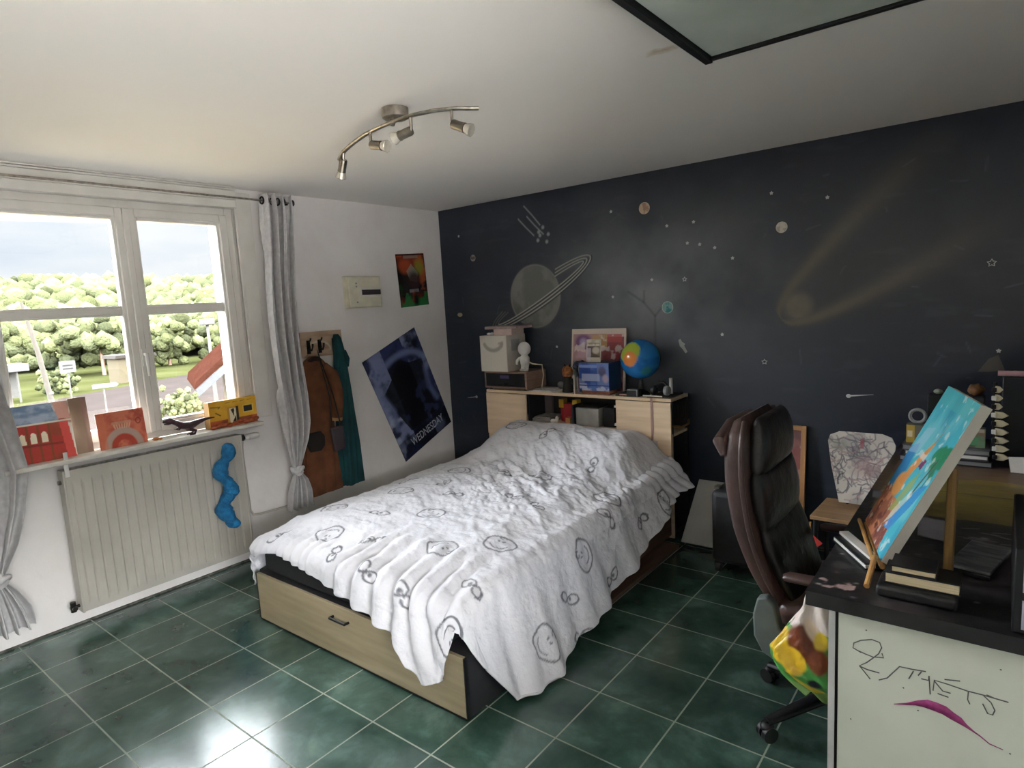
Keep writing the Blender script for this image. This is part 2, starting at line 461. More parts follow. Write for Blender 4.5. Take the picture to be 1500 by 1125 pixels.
# wall right of the camera, with an unseen window added for fill light
q0, q1, q2, q3 = -5.05, -3.15, .78, 2.3
w = MB()
w.bx(XR, XR + .2, YF - .35, q0, -.08, H); w.bx(XR, XR + .2, q1, .2, -.08, H); w.bx(XR, XR + .2, q0, q1, -.08, q2); w.bx(XR, XR + .2, q0, q1, q3, H)
structure('wall_right', w, 'wall', org=(0, 0, 0))
structure('sky_blocker', MB().bx(XR + .2, XR + 3.6, YF - 2, -.5, 2.42, 2.5), 'pvc')  # unseen slab added to cut sky light entering the right-hand window
structure('wall_front', MB().bx(0, XR, YF - .3, YF, -.08, H), 'wall', org=(0, 0, 0))
f = MB(); f.bx(XR + .06, XR + .12, q0, q0 + .07, q2, q3); f.bx(XR + .06, XR + .12, q1 - .07, q1, q2, q3); f.bx(XR + .06, XR + .12, q0 + .07, q1 - .07, q2, q2 + .07); f.bx(XR + .06, XR + .12, q0 + .07, q1 - .07, q3 - .07, q3); f.bx(XR + .06, XR + .12, (q0 + q1) / 2 - .05, (q0 + q1) / 2 + .05, q2 + .07, q3 - .07)
wn = structure('fill_window', f, 'pvc', org=(XR + .09, -4.15, q2))  # frame of the added window
build('pane', MB().bx(XR + .088, XR + .094, q0 + .07, q1 - .07, q2 + .07, q3 - .07), 'glass', wn)


# back wall: navy with a hand painted planet and comet
def mural(X, Z):
    P = Paint(X, Z, '#242b3b')
    P.noise('#1d2331', 1.1, .35, .65, .9, 3); P.noise('#2f3540', 2.3, .5, .75, .6, 9, oct=6); P.noise('#454a52', 9, .6, .8, .25, 21, .6, 2.2)
    nebula_sheen = np.exp(-(((X - 2.0) / .75) ** 2 + ((Z - 1.65) / .5) ** 2)) * (fbm(X * 3, Z * 3, 5, 5) * 1.3)
    P.mix(nebula_sheen * .95, '#8a8e91')  # chalky nebula smudge with the window's reflected glow painted in
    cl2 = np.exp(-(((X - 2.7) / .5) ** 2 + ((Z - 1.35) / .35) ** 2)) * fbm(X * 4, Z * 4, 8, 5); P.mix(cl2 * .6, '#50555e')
    # scuffs
    rs = np.random.RandomState(4)
    for k in range(60):
        x, z = rs.uniform(.1, 4.1), rs.uniform(.4, 2.3); a = rs.uniform(0, PI); l = rs.uniform(.02, .09)
        P.line([(x, z), (x + l * math.cos(a), z + l * math.sin(a))], .008, '#5c636e', 1, .35)
    # dark branching scratch
    for l in ([(2.06, 1.28), (2.065, 1.5), (1.98, 1.6), (1.86, 1.68)], [(2.065, 1.5), (2.14, 1.58)], [(1.98, 1.6), (1.985, 1.68)]): P.line(l, .014, '#1d212a', 1, .4)
    # ringed planet
    ce = (1.02, 1.69)
    P.disc(*ce, .245, .252, '#6b6c66', .02, .92)
    m = np.hypot(X - ce[0], Z - ce[1]) < .24
    P.mix(.55 * m * sstep(.45, .7, fbm(X * 7, Z * 7, 12, 5)), '#8b8a80'); P.mix(.5 * m * sstep(.5, .72, fbm(X * 5 + 9, Z * 5, 14, 5)), '#4e5050')
    P.line(ell(*ce, .243, .249), .012, '#83847c', 1, .8, True)
    an = math.radians(27.5)
    for k, (rx, ry) in enumerate(((.56, .095), (.525, .070), (.49, .045))):
        c = (ce[0] + .035, ce[1] + .012)
        P.line(ell(*c, rx + .012, ry + .011, an, PI, 2 * PI, 60), .012, '#2d323c', .6, .85)
        P.line(ell(*c, rx, ry, an, PI, 2 * PI, 60), .009, '#b3b1a4', .7, .9)
        P.line(ell(*c, rx, ry, an, -.02, 1.12, 30), .009, '#a3a195', .7, .85)
        P.line(ell(*c, rx, ry, an, 2.35, PI, 20), .009, '#77776f', .7, .6)
    # comet
    a = math.radians(37); h = (3.015, 1.53)
    u = (X - h[0]) * math.cos(a) + (Z - h[1]) * math.sin(a); v = -(X - h[0]) * math.sin(a) + (Z - h[1]) * math.cos(a)
    uu = u + .125; b = np.where(uu > 0, .205 * np.power(np.clip(uu, 1e-4, None) / .6, .42), 0)
    ns = fbm(u * 3, v * 16, 30, 5); n2 = fbm(X * 8, Z * 8, 33, 5)
    fade = np.clip(1.12 - uu / 1.15, 0, 1)
    wdt = .022 + .055 * np.clip(uu, 0, 2)
    rim = np.exp(-((np.abs(v) - b) / wdt) ** 2) * (uu > 0) * fade * (.65 + .5 * n2)
    inside = (np.abs(v) < b) * (uu > 0) * fade
    P.mix(inside * (.25 + .55 * ns) * .6, '#4a4940'); P.mix(rim * .9, '#6b644e'); P.mix(np.exp(-((np.abs(v) - b) / (wdt * 2.4)) ** 2) * (uu > -.05) * fade * .22, '#48473f')
    P.disc(*h, .080, .080, '#6f6858', .035, .75); P.mix(.4 * (np.hypot(X - h[0], Z - h[1]) < .07) * sstep(.4, .6, n2), '#7d6c58')
    # meteor shower strokes
    for l in ([(.955, 2.41), (1.031, 2.331), (1.105, 2.245)], [(.98, 2.325), (1.052, 2.249), (1.134, 2.171)], [(.893, 2.315), (.964, 2.243), (1.041, 2.17)]):
        P.line(l, .009, '#b4b6b8', .9, .8)
    for x, z in ((1.078, 2.129), (1.163, 2.11), (1.18, 2.166), (1.131, 2.224), (1.089, 2.192), (1.1, 2.165)): P.disc(x, z, .014, .014, '#aeb2b6', .006, .85)
    return P


gx = np.concatenate([np.linspace(0, .45, 52)[:-1], np.linspace(.45, 1.6, 288)[:-1], np.linspace(1.6, XR, 336)])
gz = np.concatenate([np.linspace(0, 1.38, 160)[:-1], np.linspace(1.38, 2.02, 160)[:-1], np.linspace(2.02, H, 60)])
X, Z = np.meshgrid(gx, gz, indexing='ij')
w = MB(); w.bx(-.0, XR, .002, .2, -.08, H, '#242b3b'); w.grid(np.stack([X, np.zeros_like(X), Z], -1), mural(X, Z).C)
MT['navy'] = VC('navy_wall_paint', .36, bump=.3, bscale=9, bdist=.003, spec=.6)
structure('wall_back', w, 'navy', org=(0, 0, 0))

# window 1: frame, two sashes, bars, handle, panes
fr = MB()
a0, a1, b0, b1 = WY0, WY1, WZ0 + .02, WZ1
fr.bx(-.10, -.02, a0, a0 + .05, b0, b1); fr.bx(-.10, -.02, a1 - .05, a1, b0, b1); fr.bx(-.10, -.02, a0 + .05, a1 - .05, b1 - .05, b1); fr.bx(-.10, -.02, a0 + .05, a1 - .05, b0, b0 + .045)
wn = structure('window_1', fr, 'pvc', org=(-.06, -2.63, b0), bevel=.004)
for i, (s0, s1) in enumerate(((a0 + .045, -2.583), (-2.578, a1 - .045))):
    sm = MB(); t = .066; z0, z1 = b0 + .04, b1 - .045
    for k, (xa, xb, tt) in enumerate(((-.085, -.005, .05), (-.075, -.02, t))):
        sm.bx(xa, xb, s0, s0 + tt, z0, z1); sm.bx(xa, xb, s1 - tt, s1, z0, z1); sm.bx(xa, xb, s0 + tt, s1 - tt, z1 - tt, z1); sm.bx(xa, xb, s0 + tt, s1 - tt, z0, z0 + tt)
    sa = build('sash', sm, 'pvc', wn, bevel=.004)
    build('pane', MB().bx(-.052, -.046, s0 + t, s1 - t, z0 + t, z1 - t), 'glass', sa)
    bar = MB(); bar.bx(-.066, -.032, s0 + t, s1 - t, 1.712, 1.748); bar.bx(-.060, -.038, s0 + t, s1 - t, 1.700, 1.712); bar.bx(-.060, -.038, s0 + t, s1 - t, 1.748, 1.760)
    build('glazing_bar', bar, 'pvc', sa, bevel=.002)
st = build('centre_stile', MB().bx(-.004, .012, -2.598, -2.563, b0 + .045, b1 - .05), 'pvc', wn, bevel=.004)
hd = MB(); hd.bx(.012, .022, -2.593, -2.567, 1.40, 1.50); hd.cyl((.02, -2.58, 1.47), (.05, -2.58, 1.47), .009); hd.tube([(.05, -2.58, 1.475), (.052, -2.58, 1.44), (.05, -2.578, 1.34)], [.011, .011, .009], 10)
build('handle', hd, 'white', wn)
# exterior cill and roller shutter box over the window
tr = MB()
tr.bx(.0, .052, -4.4, -1.925, 2.362, 2.412); tr.bx(.0, .066, -4.4, -1.925, 2.412, 2.420); tr.bx(.0, .058, -4.4, -1.925, 2.420, 2.470); tr.bx(.0, .075, -4.4, -1.93, 2.470, 2.480); tr.bx(.0, .070, -4.4, -1.93, 2.484, 2.494)
structure('trim_1', tr, 'pvc', bevel=.003)
tr = MB(); tr.bx(0, .014, -1.925, -1.80, .965, 2.47); tr.bx(0, .024, -1.925, -1.905, .965, 2.40)
structure('trim_2', tr, 'pvc', bevel=.003)
sl = MB(); sl.bx(-.02, .135, -3.34, -1.94, .930, .956)
structure('trim_3', sl, 'sill', bevel=.006)
# grime line where wall meets floor
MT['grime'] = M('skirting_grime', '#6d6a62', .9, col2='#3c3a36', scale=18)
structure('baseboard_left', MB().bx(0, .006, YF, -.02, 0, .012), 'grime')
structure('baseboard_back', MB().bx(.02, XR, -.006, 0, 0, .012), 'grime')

# ceiling hatch
t = thing('ceiling_hatch', 'grey green ceiling hatch panel in a thin black frame at the top right', 'hatch', (3.55, -2.3, 2.47))
MT['hatch'] = M('hatch_paint', '#c3cbc3', .7, col2='#b7c0b8', scale=5)
build('panel', MB().bx(3.17, 4.20, -2.9, -1.815, 2.478, 2.494), 'hatch', t)
f = MB(); f.bx(3.137, 3.165, -2.9, -1.79, 2.462, 2.4945); f.bx(3.165, 4.2, -1.812, -1.79, 2.468, 2.4945); f.bx(3.165, 4.2, -2.9, -2.885, 2.468, 2.4945); f.bx(4.2, 4.22, -2.9, -1.79, 2.468, 2.4945)
build('frame', f, 'black', t, bevel=.003)


# ================================================================== WINDOW WALL
# radiator
t = thing('radiator', 'cream ribbed panel radiator on the wall under the window', 'radiator', (.08, -2.6, .07))
RY0, RY1 = -3.10, -2.10; RZ0, RZ1 = .10, .895
m = MB(); nu = 420
ys = np.linspace(RY0 + .012, RY1 - .012, nu)
prof = np.zeros(nu); pitch = .05
ph = ((ys - RY0 - .035) % pitch) / pitch
prof = .010 * sstep(.0, .16, ph) * (1 - sstep(.84, 1, ph)); prof[(ys < RY0 + .035) | (ys > RY1 - .035)] = .006
zs = np.concatenate([np.linspace(RZ0 + .005, RZ0 + .07, 10), np.linspace(RZ1 - .10, RZ1 - .012, 12)])
amp = np.concatenate([sstep(RZ0 + .03, RZ0 + .065, zs[:10]), 1 - sstep(RZ1 - .09, RZ1 - .055, zs[10:])])
G = np.zeros((nu, len(zs), 3)); G[..., 0] = .115 + prof[:, None] * amp[None] + (1 - amp[None]) * .006; G[..., 1] = ys[:, None]; G[..., 2] = zs[None]
m.grid(G); m.bx(.045, .112, RY0 + .012, RY1 - .012, RZ0 + .005, RZ1 - .015)
build('panel', m, 'rad', t)
for y in (RY0, RY1 - .012): build('side_cover', MB().bx(.04, .124, y, y + .012, RZ0, RZ1), 'rad', t, bevel=.003)
m = MB(); m.bx(.04, .046, RY0 + .012, RY1 - .012, RZ1 - .014, RZ1); m.bx(.118, .124, RY0 + .012, RY1 - .012, RZ1 - .014, RZ1)
for k in range(32): m.bx(.046, .118, RY0 + .02 + k * .0305, RY0 + .038 + k * .0305, RZ1 - .012, RZ1 - .003)
build('top_grille', m, 'rad', t)
m = MB(); m.cyl((.08, RY1, .862), (.08, -2.055, .862), .009); m.cyl((.08, -2.06, .862), (.08, -2.035, .862), .017); m.lathe([(.012, 0), (.02, .008), (.021, .05), (.017, .07), (.012, .078)], (.08, -2.035, .862), axis='y')
build('thermostat_valve', m, 'white', t)
m = MB(); m.cyl((.08, -2.075, .845), (.08, -2.075, .885), .013); m.cyl((.08, -2.09, .862), (.08, -2.06, .862), .012); build('valve_nut', m, 'darkmetal', t)
m = MB(); m.tube([(.08, -2.075, .85), (.05, -2.068, .80), (.03, -2.06, .74), (.03, -2.05, .35), (.03, -2.03, .315), (.03, -1.98, .305), (.03, -1.72, .295)], .008, 10); build('pipe', m, 'rad', t)
m = MB(); m.cyl((.08, RY0, .135), (.08, -3.145, .135), .009); m.cyl((.08, -3.13, .11), (.08, -3.13, .165), .014); m.cyl((.10, -3.13, .135), (.115, -3.13, .135), .012); build('return_valve', m, 'darkmetal', t)
m = MB(); m.cyl((.08, RY0, .83), (.08, -3.115, .83), .011); build('bleed_plug', m, 'chrome', t)
for y in (-2.95, -2.25): build('bracket', MB().bx(.003, .05, y - .015, y + .015, .16, .80), 'rad', t)
# a white tag standing up from the radiator's end
m = MB(); m.bx(.119, .126, -3.088, -3.066, .86, .96); m.bx(.119, .126, -3.084, -3.064, .955, .995)
one('plastic_peg', m, 'paper', 'small white plastic strip clipped to the left top corner of the radiator', 'peg', bevel=.002)
# blue fluffy boa
pts = []; rad = []
for k in range(40):
    s = k / 39; z = .865 - .535 * s
    pts.append((.190 + .008 * math.sin(s * 17), -2.262 - .02 * s + .028 * math.sin(s * 14 + .4), z))
    rad.append((.062 + .012 * math.sin(s * 26) + .005 * math.sin(s * 61)) * (min(1, (s + .02) * 12) ** .5) * (min(1, (1.02 - s) * 14) ** .5))
MT['bluefluff'] = M('bright_blue_plush', '#1f7bb0', .95, col2='#16608e', scale=30, bump=.8, bscale=120, bdist=.01)
m = MB(); m.tube(pts, rad, 20, flat=.62)
for v in range(len(m.V)):
    x, y, z = m.V[v]; n = .006 * (float(vnoise(np.array(y * 90.), np.array(z * 90.), 3)) - .5); m.V[v] = (x + n, y + n * 1.5, z)
one('fluffy_boa', m, 'bluefluff', 'bright blue wavy plush strip hanging on the front of the radiator', 'toy')

# things on the window sill
SZ = .956
def house(X, Z):
    P = Paint(X, Z, '#e6ddd0'); P.noise('#c9a996', 9, .5, .7, .5, 3)
    P.poly([(-.145, 0), (.135, 0), (.12, .215), (-.145, .205)], '#b53a30'); P.noise('#8d4a2b', 14, .45, .65, .7, 5)
    P.poly([(.10, 0), (.14, 0), (.125, .2), (.085, .2)], '#d9524a')
    for x in (-.13, -.105, -.06, -.012, .036): P.line([(x, .004), (x, .2)], .011, '#7d4d24', .5, .85)
    P.poly([(-.145, 0), (-.118, 0), (-.125, .2), (-.145, .2)], '#d46c4b', .8)
    for x in (-.083, -.036, .012): P.poly([(x - .014, .1), (x + .014, .1), (x + .012, .15), (x, .16), (x - .012, .15)], '#f4edd2')
    P.line([(-.11, .093), (.085, .085)], .012, '#7a2a20', .5, .8)
    P.poly([(-.145, .205), (.085, .208), (.06, .305), (-.115, .305)], '#7289a6'); P.rect(-.15, .09, .205, .305, '#7289a6', 0)
    P.mix((Z > .207) * (X < .085) * sstep(.4, .7, fbm(X * 18, Z * 30, 6)), '#a9b6c9')
    P.poly([(.085, .213), (.14, .21), (.135, .305), (.07, .305)], '#d9a394'); P.rect(-.15, .15, .197, .208, '#e9dcc9')
    return P
local('painted_house', slab(.285, .305, .012, .003, house, '#e6ded6'), 'vcm', 'child-painted card house with blue roof and red walls at the left end of the sill', 'artwork', (.062, -3.145, SZ + .001), (-math.radians(7), 0, PI / 2 - math.radians(1)))
def bcard(X, Z):
    P = Paint(X, Z, '#8a705c'); P.noise('#a98e78', 6, .4, .7, .8, 3, 1, .4); P.rect(.018, .06, 0, 1, '#94706a', .7); P.rect(-.06, .06, 0, .19, '#8d7a68', .5)
    return P
local('card_strip', slab(.085, .31, .006, .004, bcard, '#8a705c'), 'vcm', 'tall plain brown cardboard strip standing between two painted cards', 'cardboard', (.036, -2.955, SZ + .001), (-math.radians(4), 0, PI / 2 + math.radians(3)))
def arch(X, Z):
    P = Paint(X, Z, '#c05a44'); P.noise('#d47a5c', 12, .4, .6, .9, 3); P.noise('#a4422f', 18, .55, .7, .7, 8)
    P.line(ell(-.0, .0, .085, .092, 0, 0, PI), .036, '#b1998c', .3); P.line(ell(-.0, .0, .052, .055, 0, 0, PI), .03, '#b0402f', .4)
    for k in range(7): P.line([(-.035 + k * .012, .108), (-.04 + k * .014, .128)], .007, '#d8b79a', .8, .8)
    P.rect(-.05, .05, .13, .145, '#c9a184', .6); P.line(ell(.09, .135, .012, .016), .006, '#8d3a2c')
    P.rect(-.12, -.085, 0, .25, '#d27a57', .6)
    return P
local('arch_card', slab(.25, .205, .008, .003, arch, '#d8c2b4'), 'vcm', 'orange red card painted with a pale arch on the window sill', 'artwork', (.062, -2.765, SZ + .001), (-math.radians(5), 0, PI / 2 + math.radians(2)))
m = MB(); m.ball((.075, -2.60, SZ + .010), (.012, .022, .010)); m.ball((.078, -2.575, SZ + .008), (.008, .01, .008))
one('clay_bead', m, M('orange_clay', '#b4713c', .7), 'tiny orange clay lump on the sill right of the arch card', 'ornament')
# dinosaur figure
MT['dino'] = M('dark_brown_rubber', '#3b2f30', .5, col2='#4f2a33', scale=25)
t = thing('dinosaur_figure', 'small dark toy dinosaur standing on the sill left of the yellow box', 'toy', (.108, -2.40, SZ))
m = MB()
m.tube([(.108, -2.52, 1.052), (.108, -2.49, 1.045), (.108, -2.455, 1.022), (.108, -2.41, 1.012), (.108, -2.36, 1.028), (.108, -2.31, 1.038), (.108, -2.255, 1.038)], [.006, .016, .022, .027, .017, .009, .003], 14)
m.tube([(.108, -2.50, 1.052), (.108, -2.525, 1.066), (.108, -2.565, 1.062)], [.014, .017, .006], 12)
build('body', m, 'dino', t)
for dx in (-.018, .018):
    m = MB(); m.tube([(.108 + dx * .6, -2.405, 1.01), (.108 + dx, -2.415, .99), (.108 + dx, -2.385, .978), (.108 + dx, -2.395, .962), (.108 + dx, -2.425, .960)], [.017, .013, .008, .007, .0035], 10); build('leg', m, 'dino', t)
    m = MB(); m.tube([(.108 + dx * .7, -2.468, 1.015), (.108 + dx, -2.485, 1.002), (.108 + dx, -2.50, 1.006)], [.006, .004, .002], 8); build('arm', m, 'dino', t)
m = MB(); m.tube([(.108, -2.515, 1.05), (.108, -2.535, 1.046), (.108, -2.558, 1.048)], [.008, .007, .003], 8); build('jaw', m, 'dino', t)
# yellow toy house box
def yfront(X, Z):
    P = Paint(X, Z, '#cf9a1e'); P.noise('#dcae36', 10, .4, .6, .8, 3); P.rect(-.2, .2, 0, .05, '#b8572f'); P.mix((Z < .05) * sstep(.45, .6, fbm(X * 20, Z * 20, 3)), '#8a4526')
    P.rect(-.045, .035, .012, .125, '#b98a3a'); P.rect(-.03, .02, .02, .115, '#d9cfb6'); P.poly([(-.02, .11), (.0, .06), (.005, .115)], '#2b2520'); P.poly([(-.01, .03), (.012, .02), (.015, .07)], '#2b2520')
    P.rect(.018, .035, .012, .125, '#3a2a18'); P.rect(.065, .14, .075, .125, '#d8b85a'); P.rect(.072, .132, .08, .12, '#24211f')
    P.line([(-.12, .10), (-.09, .08)], .007, '#5b4418'); P.line([(-.15, .14), (-.09, .135), (-.1, .128)], .008, '#6a4f1c', .5, .8)
    for x in (-.05, .0, .05, .1): P.line([(x, .155), (x + .03, .157)], .004, '#6a4f1c', .5, .7)
    return P
t = thing('toy_house', 'yellow painted box house with a dark window at the right end of the sill', 'toy', (.048, -2.115, SZ), rot=(0, 0, PI / 2 + math.radians(2)))
build('house_body', slab(.325, .175, .008, .003, yfront, '#b98a24'), 'vcm', t).location = (0, -.03, 0)
m = MB(); m.bx(-.162, .162, -.026, .03, .0, .17); build('back_box', m, M('brown_card', '#a8804a', .8), t)
m = MB()
for k in range(9): m.ball((-.15 + k * .037, -.045, .012 + .006 * (k % 3)), (.022, .012, .014), 8, 6)
build('rubble_base', m, M('rust_clay', '#a9522d', .85, col2='#7d3d22', scale=40), t)

# fuse box
t = thing('fuse_box', 'cream wall fuse box with small dark window above the coats', 'fuse box', (.035, -.935, 1.67))
m = MB(); m.bx(0, .05, -1.105, -.765, 1.675, 1.922); build('housing', m, M('cream_plastic', '#d6d0b8', .45), t, bevel=.008, seg=3)
m = MB(); m.bx(.05, .072, -1.10, -.80, 1.682, 1.915); build('cover', m, M('cream_cover', '#dad5bf', .4), t, bevel=.006, seg=3)
m = MB(); m.bx(.0721, .079, -1.00, -.785, 1.755, 1.835); f = build('door', m, M('pale_flap', '#d9d6cb', .3), t, bevel=.003)
build('viewing_window', MB().bx(.0792, .081, -.985, -.80, 1.775, 1.815), M('smoked_window', '#4b4248', .2), f)
for z in (1.72, 1.865, 1.84): build('screw', MB().cyl((.072, -1.03, z), (.075, -1.03, z), .007, n=12), 'grey', t)

# posters on the window wall
def jungle(X, Z):
    P = Paint(X, Z, '#27201c'); P.noise('#1f5a32', 7, .45, .6, .9, 2, oct=5); P.noise('#7d2f1f', 5, .5, .65, .9, 9); P.noise('#b0522a', 9, .58, .7, .8, 22)
    P.disc(-.07, .34, .075, .06, '#a84a2a', .03, .8); P.disc(.09, .33, .05, .06, '#7f8a2f', .03, .8); P.rect(-.08, .09, .405, .43, '#9a8d7f', .55)
    P.poly([(-.06, .30), (0, .36), (.07, .28), (.05, .2), (-.03, .22)], '#9d9a8c', .6); P.disc(.02, .22, .07, .07, '#3b1f22', .03, .9); P.rect(-.05, .06, .12, .145, '#a09aa0', .6)
    P.mix((Z < .12) * sstep(.4, .55, fbm(X * 12, Z * 9, 5)), '#2f7a3f'); P.disc(.02, .06, .03, .06, '#151312', .02)
    P.rect(-.2, -.157, 0, 1, '#151210'); P.rect(.157, .2, 0, 1, '#151210'); P.rect(-.2, .2, .43, 1, '#1c1412', .8)
    return P
local('jungle_poster', slab(.325, .445, .002, .004, jungle, '#1a1614'), 'vcgloss', 'small dark green and red poster high on the white wall near the corner', 'poster', (.003, -.362, 1.668), (0, math.radians(-3), PI / 2))
def storm(X, Z):
    P = Paint(X, Z, '#12142a'); P.noise('#333d6d', 4.5, .42, .62, .95, 4, oct=5)
    P.mix(sstep(.48, .68, fbm(X * 5, Z * 6, 17, 5)) * (np.abs(X) > .12) * .8, '#8f9ac4'); P.mix(sstep(.55, .72, fbm(X * 7, Z * 7, 27, 5)) * (Z < .5) * (X < 0) * .8, '#b3bdd8')
    P.poly([(-.25, .62), (-.12, .70), (.02, .82), (.12, .74), (.27, .70), (.24, .45), (.20, .2), (-.13, .2), (-.2, .42)], '#0b0b12', .92)
    P.line(ell(.0, .66, .30, .19, 0, .2, PI - .2), .05, '#7d89b5', .9, .8); P.line([(-.27, .62), (-.22, .45), (-.26, .3)], .05, '#6f7ba8', .9, .7); P.line([(.27, .62), (.23, .45), (.27, .3)], .05, '#6f7ba8', .9, .7); P.noise('#3d4670', 9, .62, .75, .5, 44)
    P.rect(-.33, .33, 0, .17, '#0c0d18', .55)
    return P
MT['vcposter'] = VC('poster_print', .42)
t = thing('storm_poster', 'large tilted dark blue poster of storm clouds with pale lettering', 'poster', (.004, -.505, .915), rot=(0, 0, 0))
po = slab(.635, .975, .002, .004, storm, '#12142a'); po.xf(Matrix.Translation((0, 0, -.4875)))
t.rotation_euler = (0, 0, PI / 2)
RT = Matrix.Rotation(math.radians(-22.6), 4, 'Y')
po.xf(RT); build('sheet', po, 'vcposter', t)
tx = text_mesh('WEDNESDAY', .088); tx.xf(Matrix.Translation((.03, -.0026, -.415)) @ Matrix.Rotation(PI / 2, 4, 'X') @ Matrix.Diagonal((.80, 1.15, 1, 1)))
tx.xf(RT); build('lettering', tx, M('pale_ink', '#c3c6d2', .5), t)

# coat rack, coats and bag
t = thing('coat_rack', 'light wooden coat rack board with dark metal hooks behind the curtain', 'coat rack', (.01, -1.36, 1.33))
def rackp(X, Z):
    P = Paint(X, Z, '#b39a82'); P.noise('#9a8069', 5, .4, .65, .9, 3, 1, 6); P.line(ell(-.03, .05, .1, .06, 0, 0, PI), .014, '#d8ccb9', .5, .6)
    return P
rb = slab(.36, .185, .018, .006, rackp, '#a58c74'); rb.xf(Matrix.Translation((.012, -1.352, 1.335)) @ Matrix.Rotation(PI / 2, 4, 'Z')); build('board', rb, 'vcm', t)
for y in (-1.47, -1.375, -1.25):
    m = MB(); m.bx(.0215, .027, y - .014, y + .014, 1.36, 1.46); m.tube([(.027, y, 1.40), (.06, y, 1.385), (.075, y, 1.41), (.078, y, 1.435)], [.006, .006, .006, .008], 8); m.tube([(.027, y, 1.45), (.05, y, 1.455), (.06, y, 1.475)], [.005, .005, .007], 8)
    build('hook', m, 'darkmetal', t)


def garment(rows, nfold, seed, amp=.012, n=72):
    """rows: z, y centre, half width, x centre, half depth"""
    rows = sorted(rows, reverse=True); zs = np.linspace(rows[0][0], rows[-1][0], 70); R = np.array(rows)[::-1]
    f = [np.interp(zs, R[:, 0], R[:, i]) for i in range(1, 5)]
    a = np.linspace(0, 2 * PI, n, endpoint=False); rs = np.random.RandomState(seed); ph = rs.uniform(0, 6, 3)
    G = np.zeros((n, 70, 3))
    for j, z in enumerate(zs):
        d = (rows[0][0] - z) / (rows[0][0] - rows[-1][0])
        k = 1 + amp / .08 * (.3 + d) * (np.sin(a * nfold + ph[0] + d * 1.3) * .6 + .4 * np.sin(a * (nfold * 2 + 1) + ph[1] - d * 2)) + .06 * (fbm(np.cos(a) * 2 + 9, np.full_like(a, z * 6) + np.sin(a) * 2, seed) - .5)
        sg = lambda v, p: np.sign(v) * np.abs(v) ** p
        G[:, j, 0] = np.maximum(f[2][j] + f[3][j] * k * sg(np.sin(a), .8), .006); G[:, j, 1] = f[0][j] + f[1][j] * k * sg(np.cos(a), .8); G[:, j, 2] = z
    mb = MB(); mb.grid(G, wrap=True); k = len(mb.V)
    mb.F.append(tuple(i * 70 for i in range(n))); mb.F.append(tuple(i * 70 + 69 for i in range(n))[::-1])
    return mb


MT['coat'] = M('rust_brown_cloth', '#6e4227', .95, col2='#563019', scale=9, bump=.3, bscale=90, bdist=.004)
MT['teal'] = M('dark_teal_cloth', '#14484c', .95, col2='#0d3438', scale=7, bump=.3, bscale=70, bdist=.004)
t = thing('brown_coat', 'long rust brown coat hanging from the rack beside the curtain', 'coat', (.10, -1.50, .33))
build('coat_body', garment([(1.345, -1.465, .025, .055, .016), (1.315, -1.465, .075, .06, .025), (1.26, -1.462, .118, .062, .038), (1.1, -1.47, .13, .064, .042), (.85, -1.495, .145, .066, .044), (.6, -1.52, .165, .068, .046), (.33, -1.54, .19, .07, .05)], 5, 3, .012), 'coat', t)
m = MB(); m.tube([(.085, -1.40, 1.265), (.10, -1.345, 1.20), (.112, -1.325, 1.08), (.115, -1.33, .95), (.105, -1.345, .87)], [.034, .046, .046, .044, .042], 16); build('sleeve', m, 'coat', t)
m = MB(); m.tube([(.06, -1.53, 1.24), (.062, -1.56, 1.12), (.062, -1.575, .98), (.06, -1.575, .82)], [.03, .035, .035, .032], 16); build('sleeve', m, 'coat', t)
m = MB(); m.tube([(.06, -1.53, 1.30), (.085, -1.49, 1.325), (.085, -1.44, 1.325), (.06, -1.40, 1.30)], [.013, .018, .018, .013], 10); build('collar', m, M('dark_brown_collar', '#2c1c14', .9), t)
m = MB(); m.prism([(-1.61, .80), (-1.50, .80), (-1.47, .76), (-1.475, .69), (-1.51, .655), (-1.60, .66), (-1.62, .71)], 'x', .098, .125); build('pocket', m, M('dark_brown_pocket', '#1d1512', .9), t, bevel=.008)
o = build('cuff', MB().tube([(.105, -1.345, .876), (.103, -1.347, .852)], [.046, .045], 16), M('tan_cuff', '#a37c55', .9), t)
t = thing('handbag', 'small dusky brown bag hanging below the coat sleeve', 'bag', (.15, -1.405, .63))
m = MB(); m.prism([(-1.465, .82), (-1.355, .825), (-1.350, .645), (-1.445, .635)], 'x', .172, .200); build('bag_body', m, M('dusky_leather', '#40343a', .6), t, bevel=.012, seg=3)
m = MB(); m.tube([(.186, -1.450, .815), (.187, -1.445, 1.05), (.085, -1.442, 1.385), (.190, -1.415, 1.05), (.186, -1.370, .82)], .006, 8); build('strap', m, 'darkmetal', t)
t = thing('teal_dressing_gown', 'dark teal dressing gown hanging from the right end of the coat rack', 'dressing gown', (.085, -1.25, .33))
build('gown_body', garment([(1.49, -1.25, .012, .06, .018), (1.46, -1.248, .028, .065, .03), (1.34, -1.243, .040, .075, .04), (1.1, -1.238, .052, .075, .042), (.8, -1.24, .070, .075, .044), (.62, -1.243, .082, .075, .044), (.33, -1.24, .085, .075, .044)], 4, 8, .022), 'teal', t)
m = MB(); m.tube([(.10, -1.225, 1.36), (.11, -1.205, 1.30), (.10, -1.20, 1.24)], [.02, .02, .012], 10); build('hood_fold', m, 'teal', t)


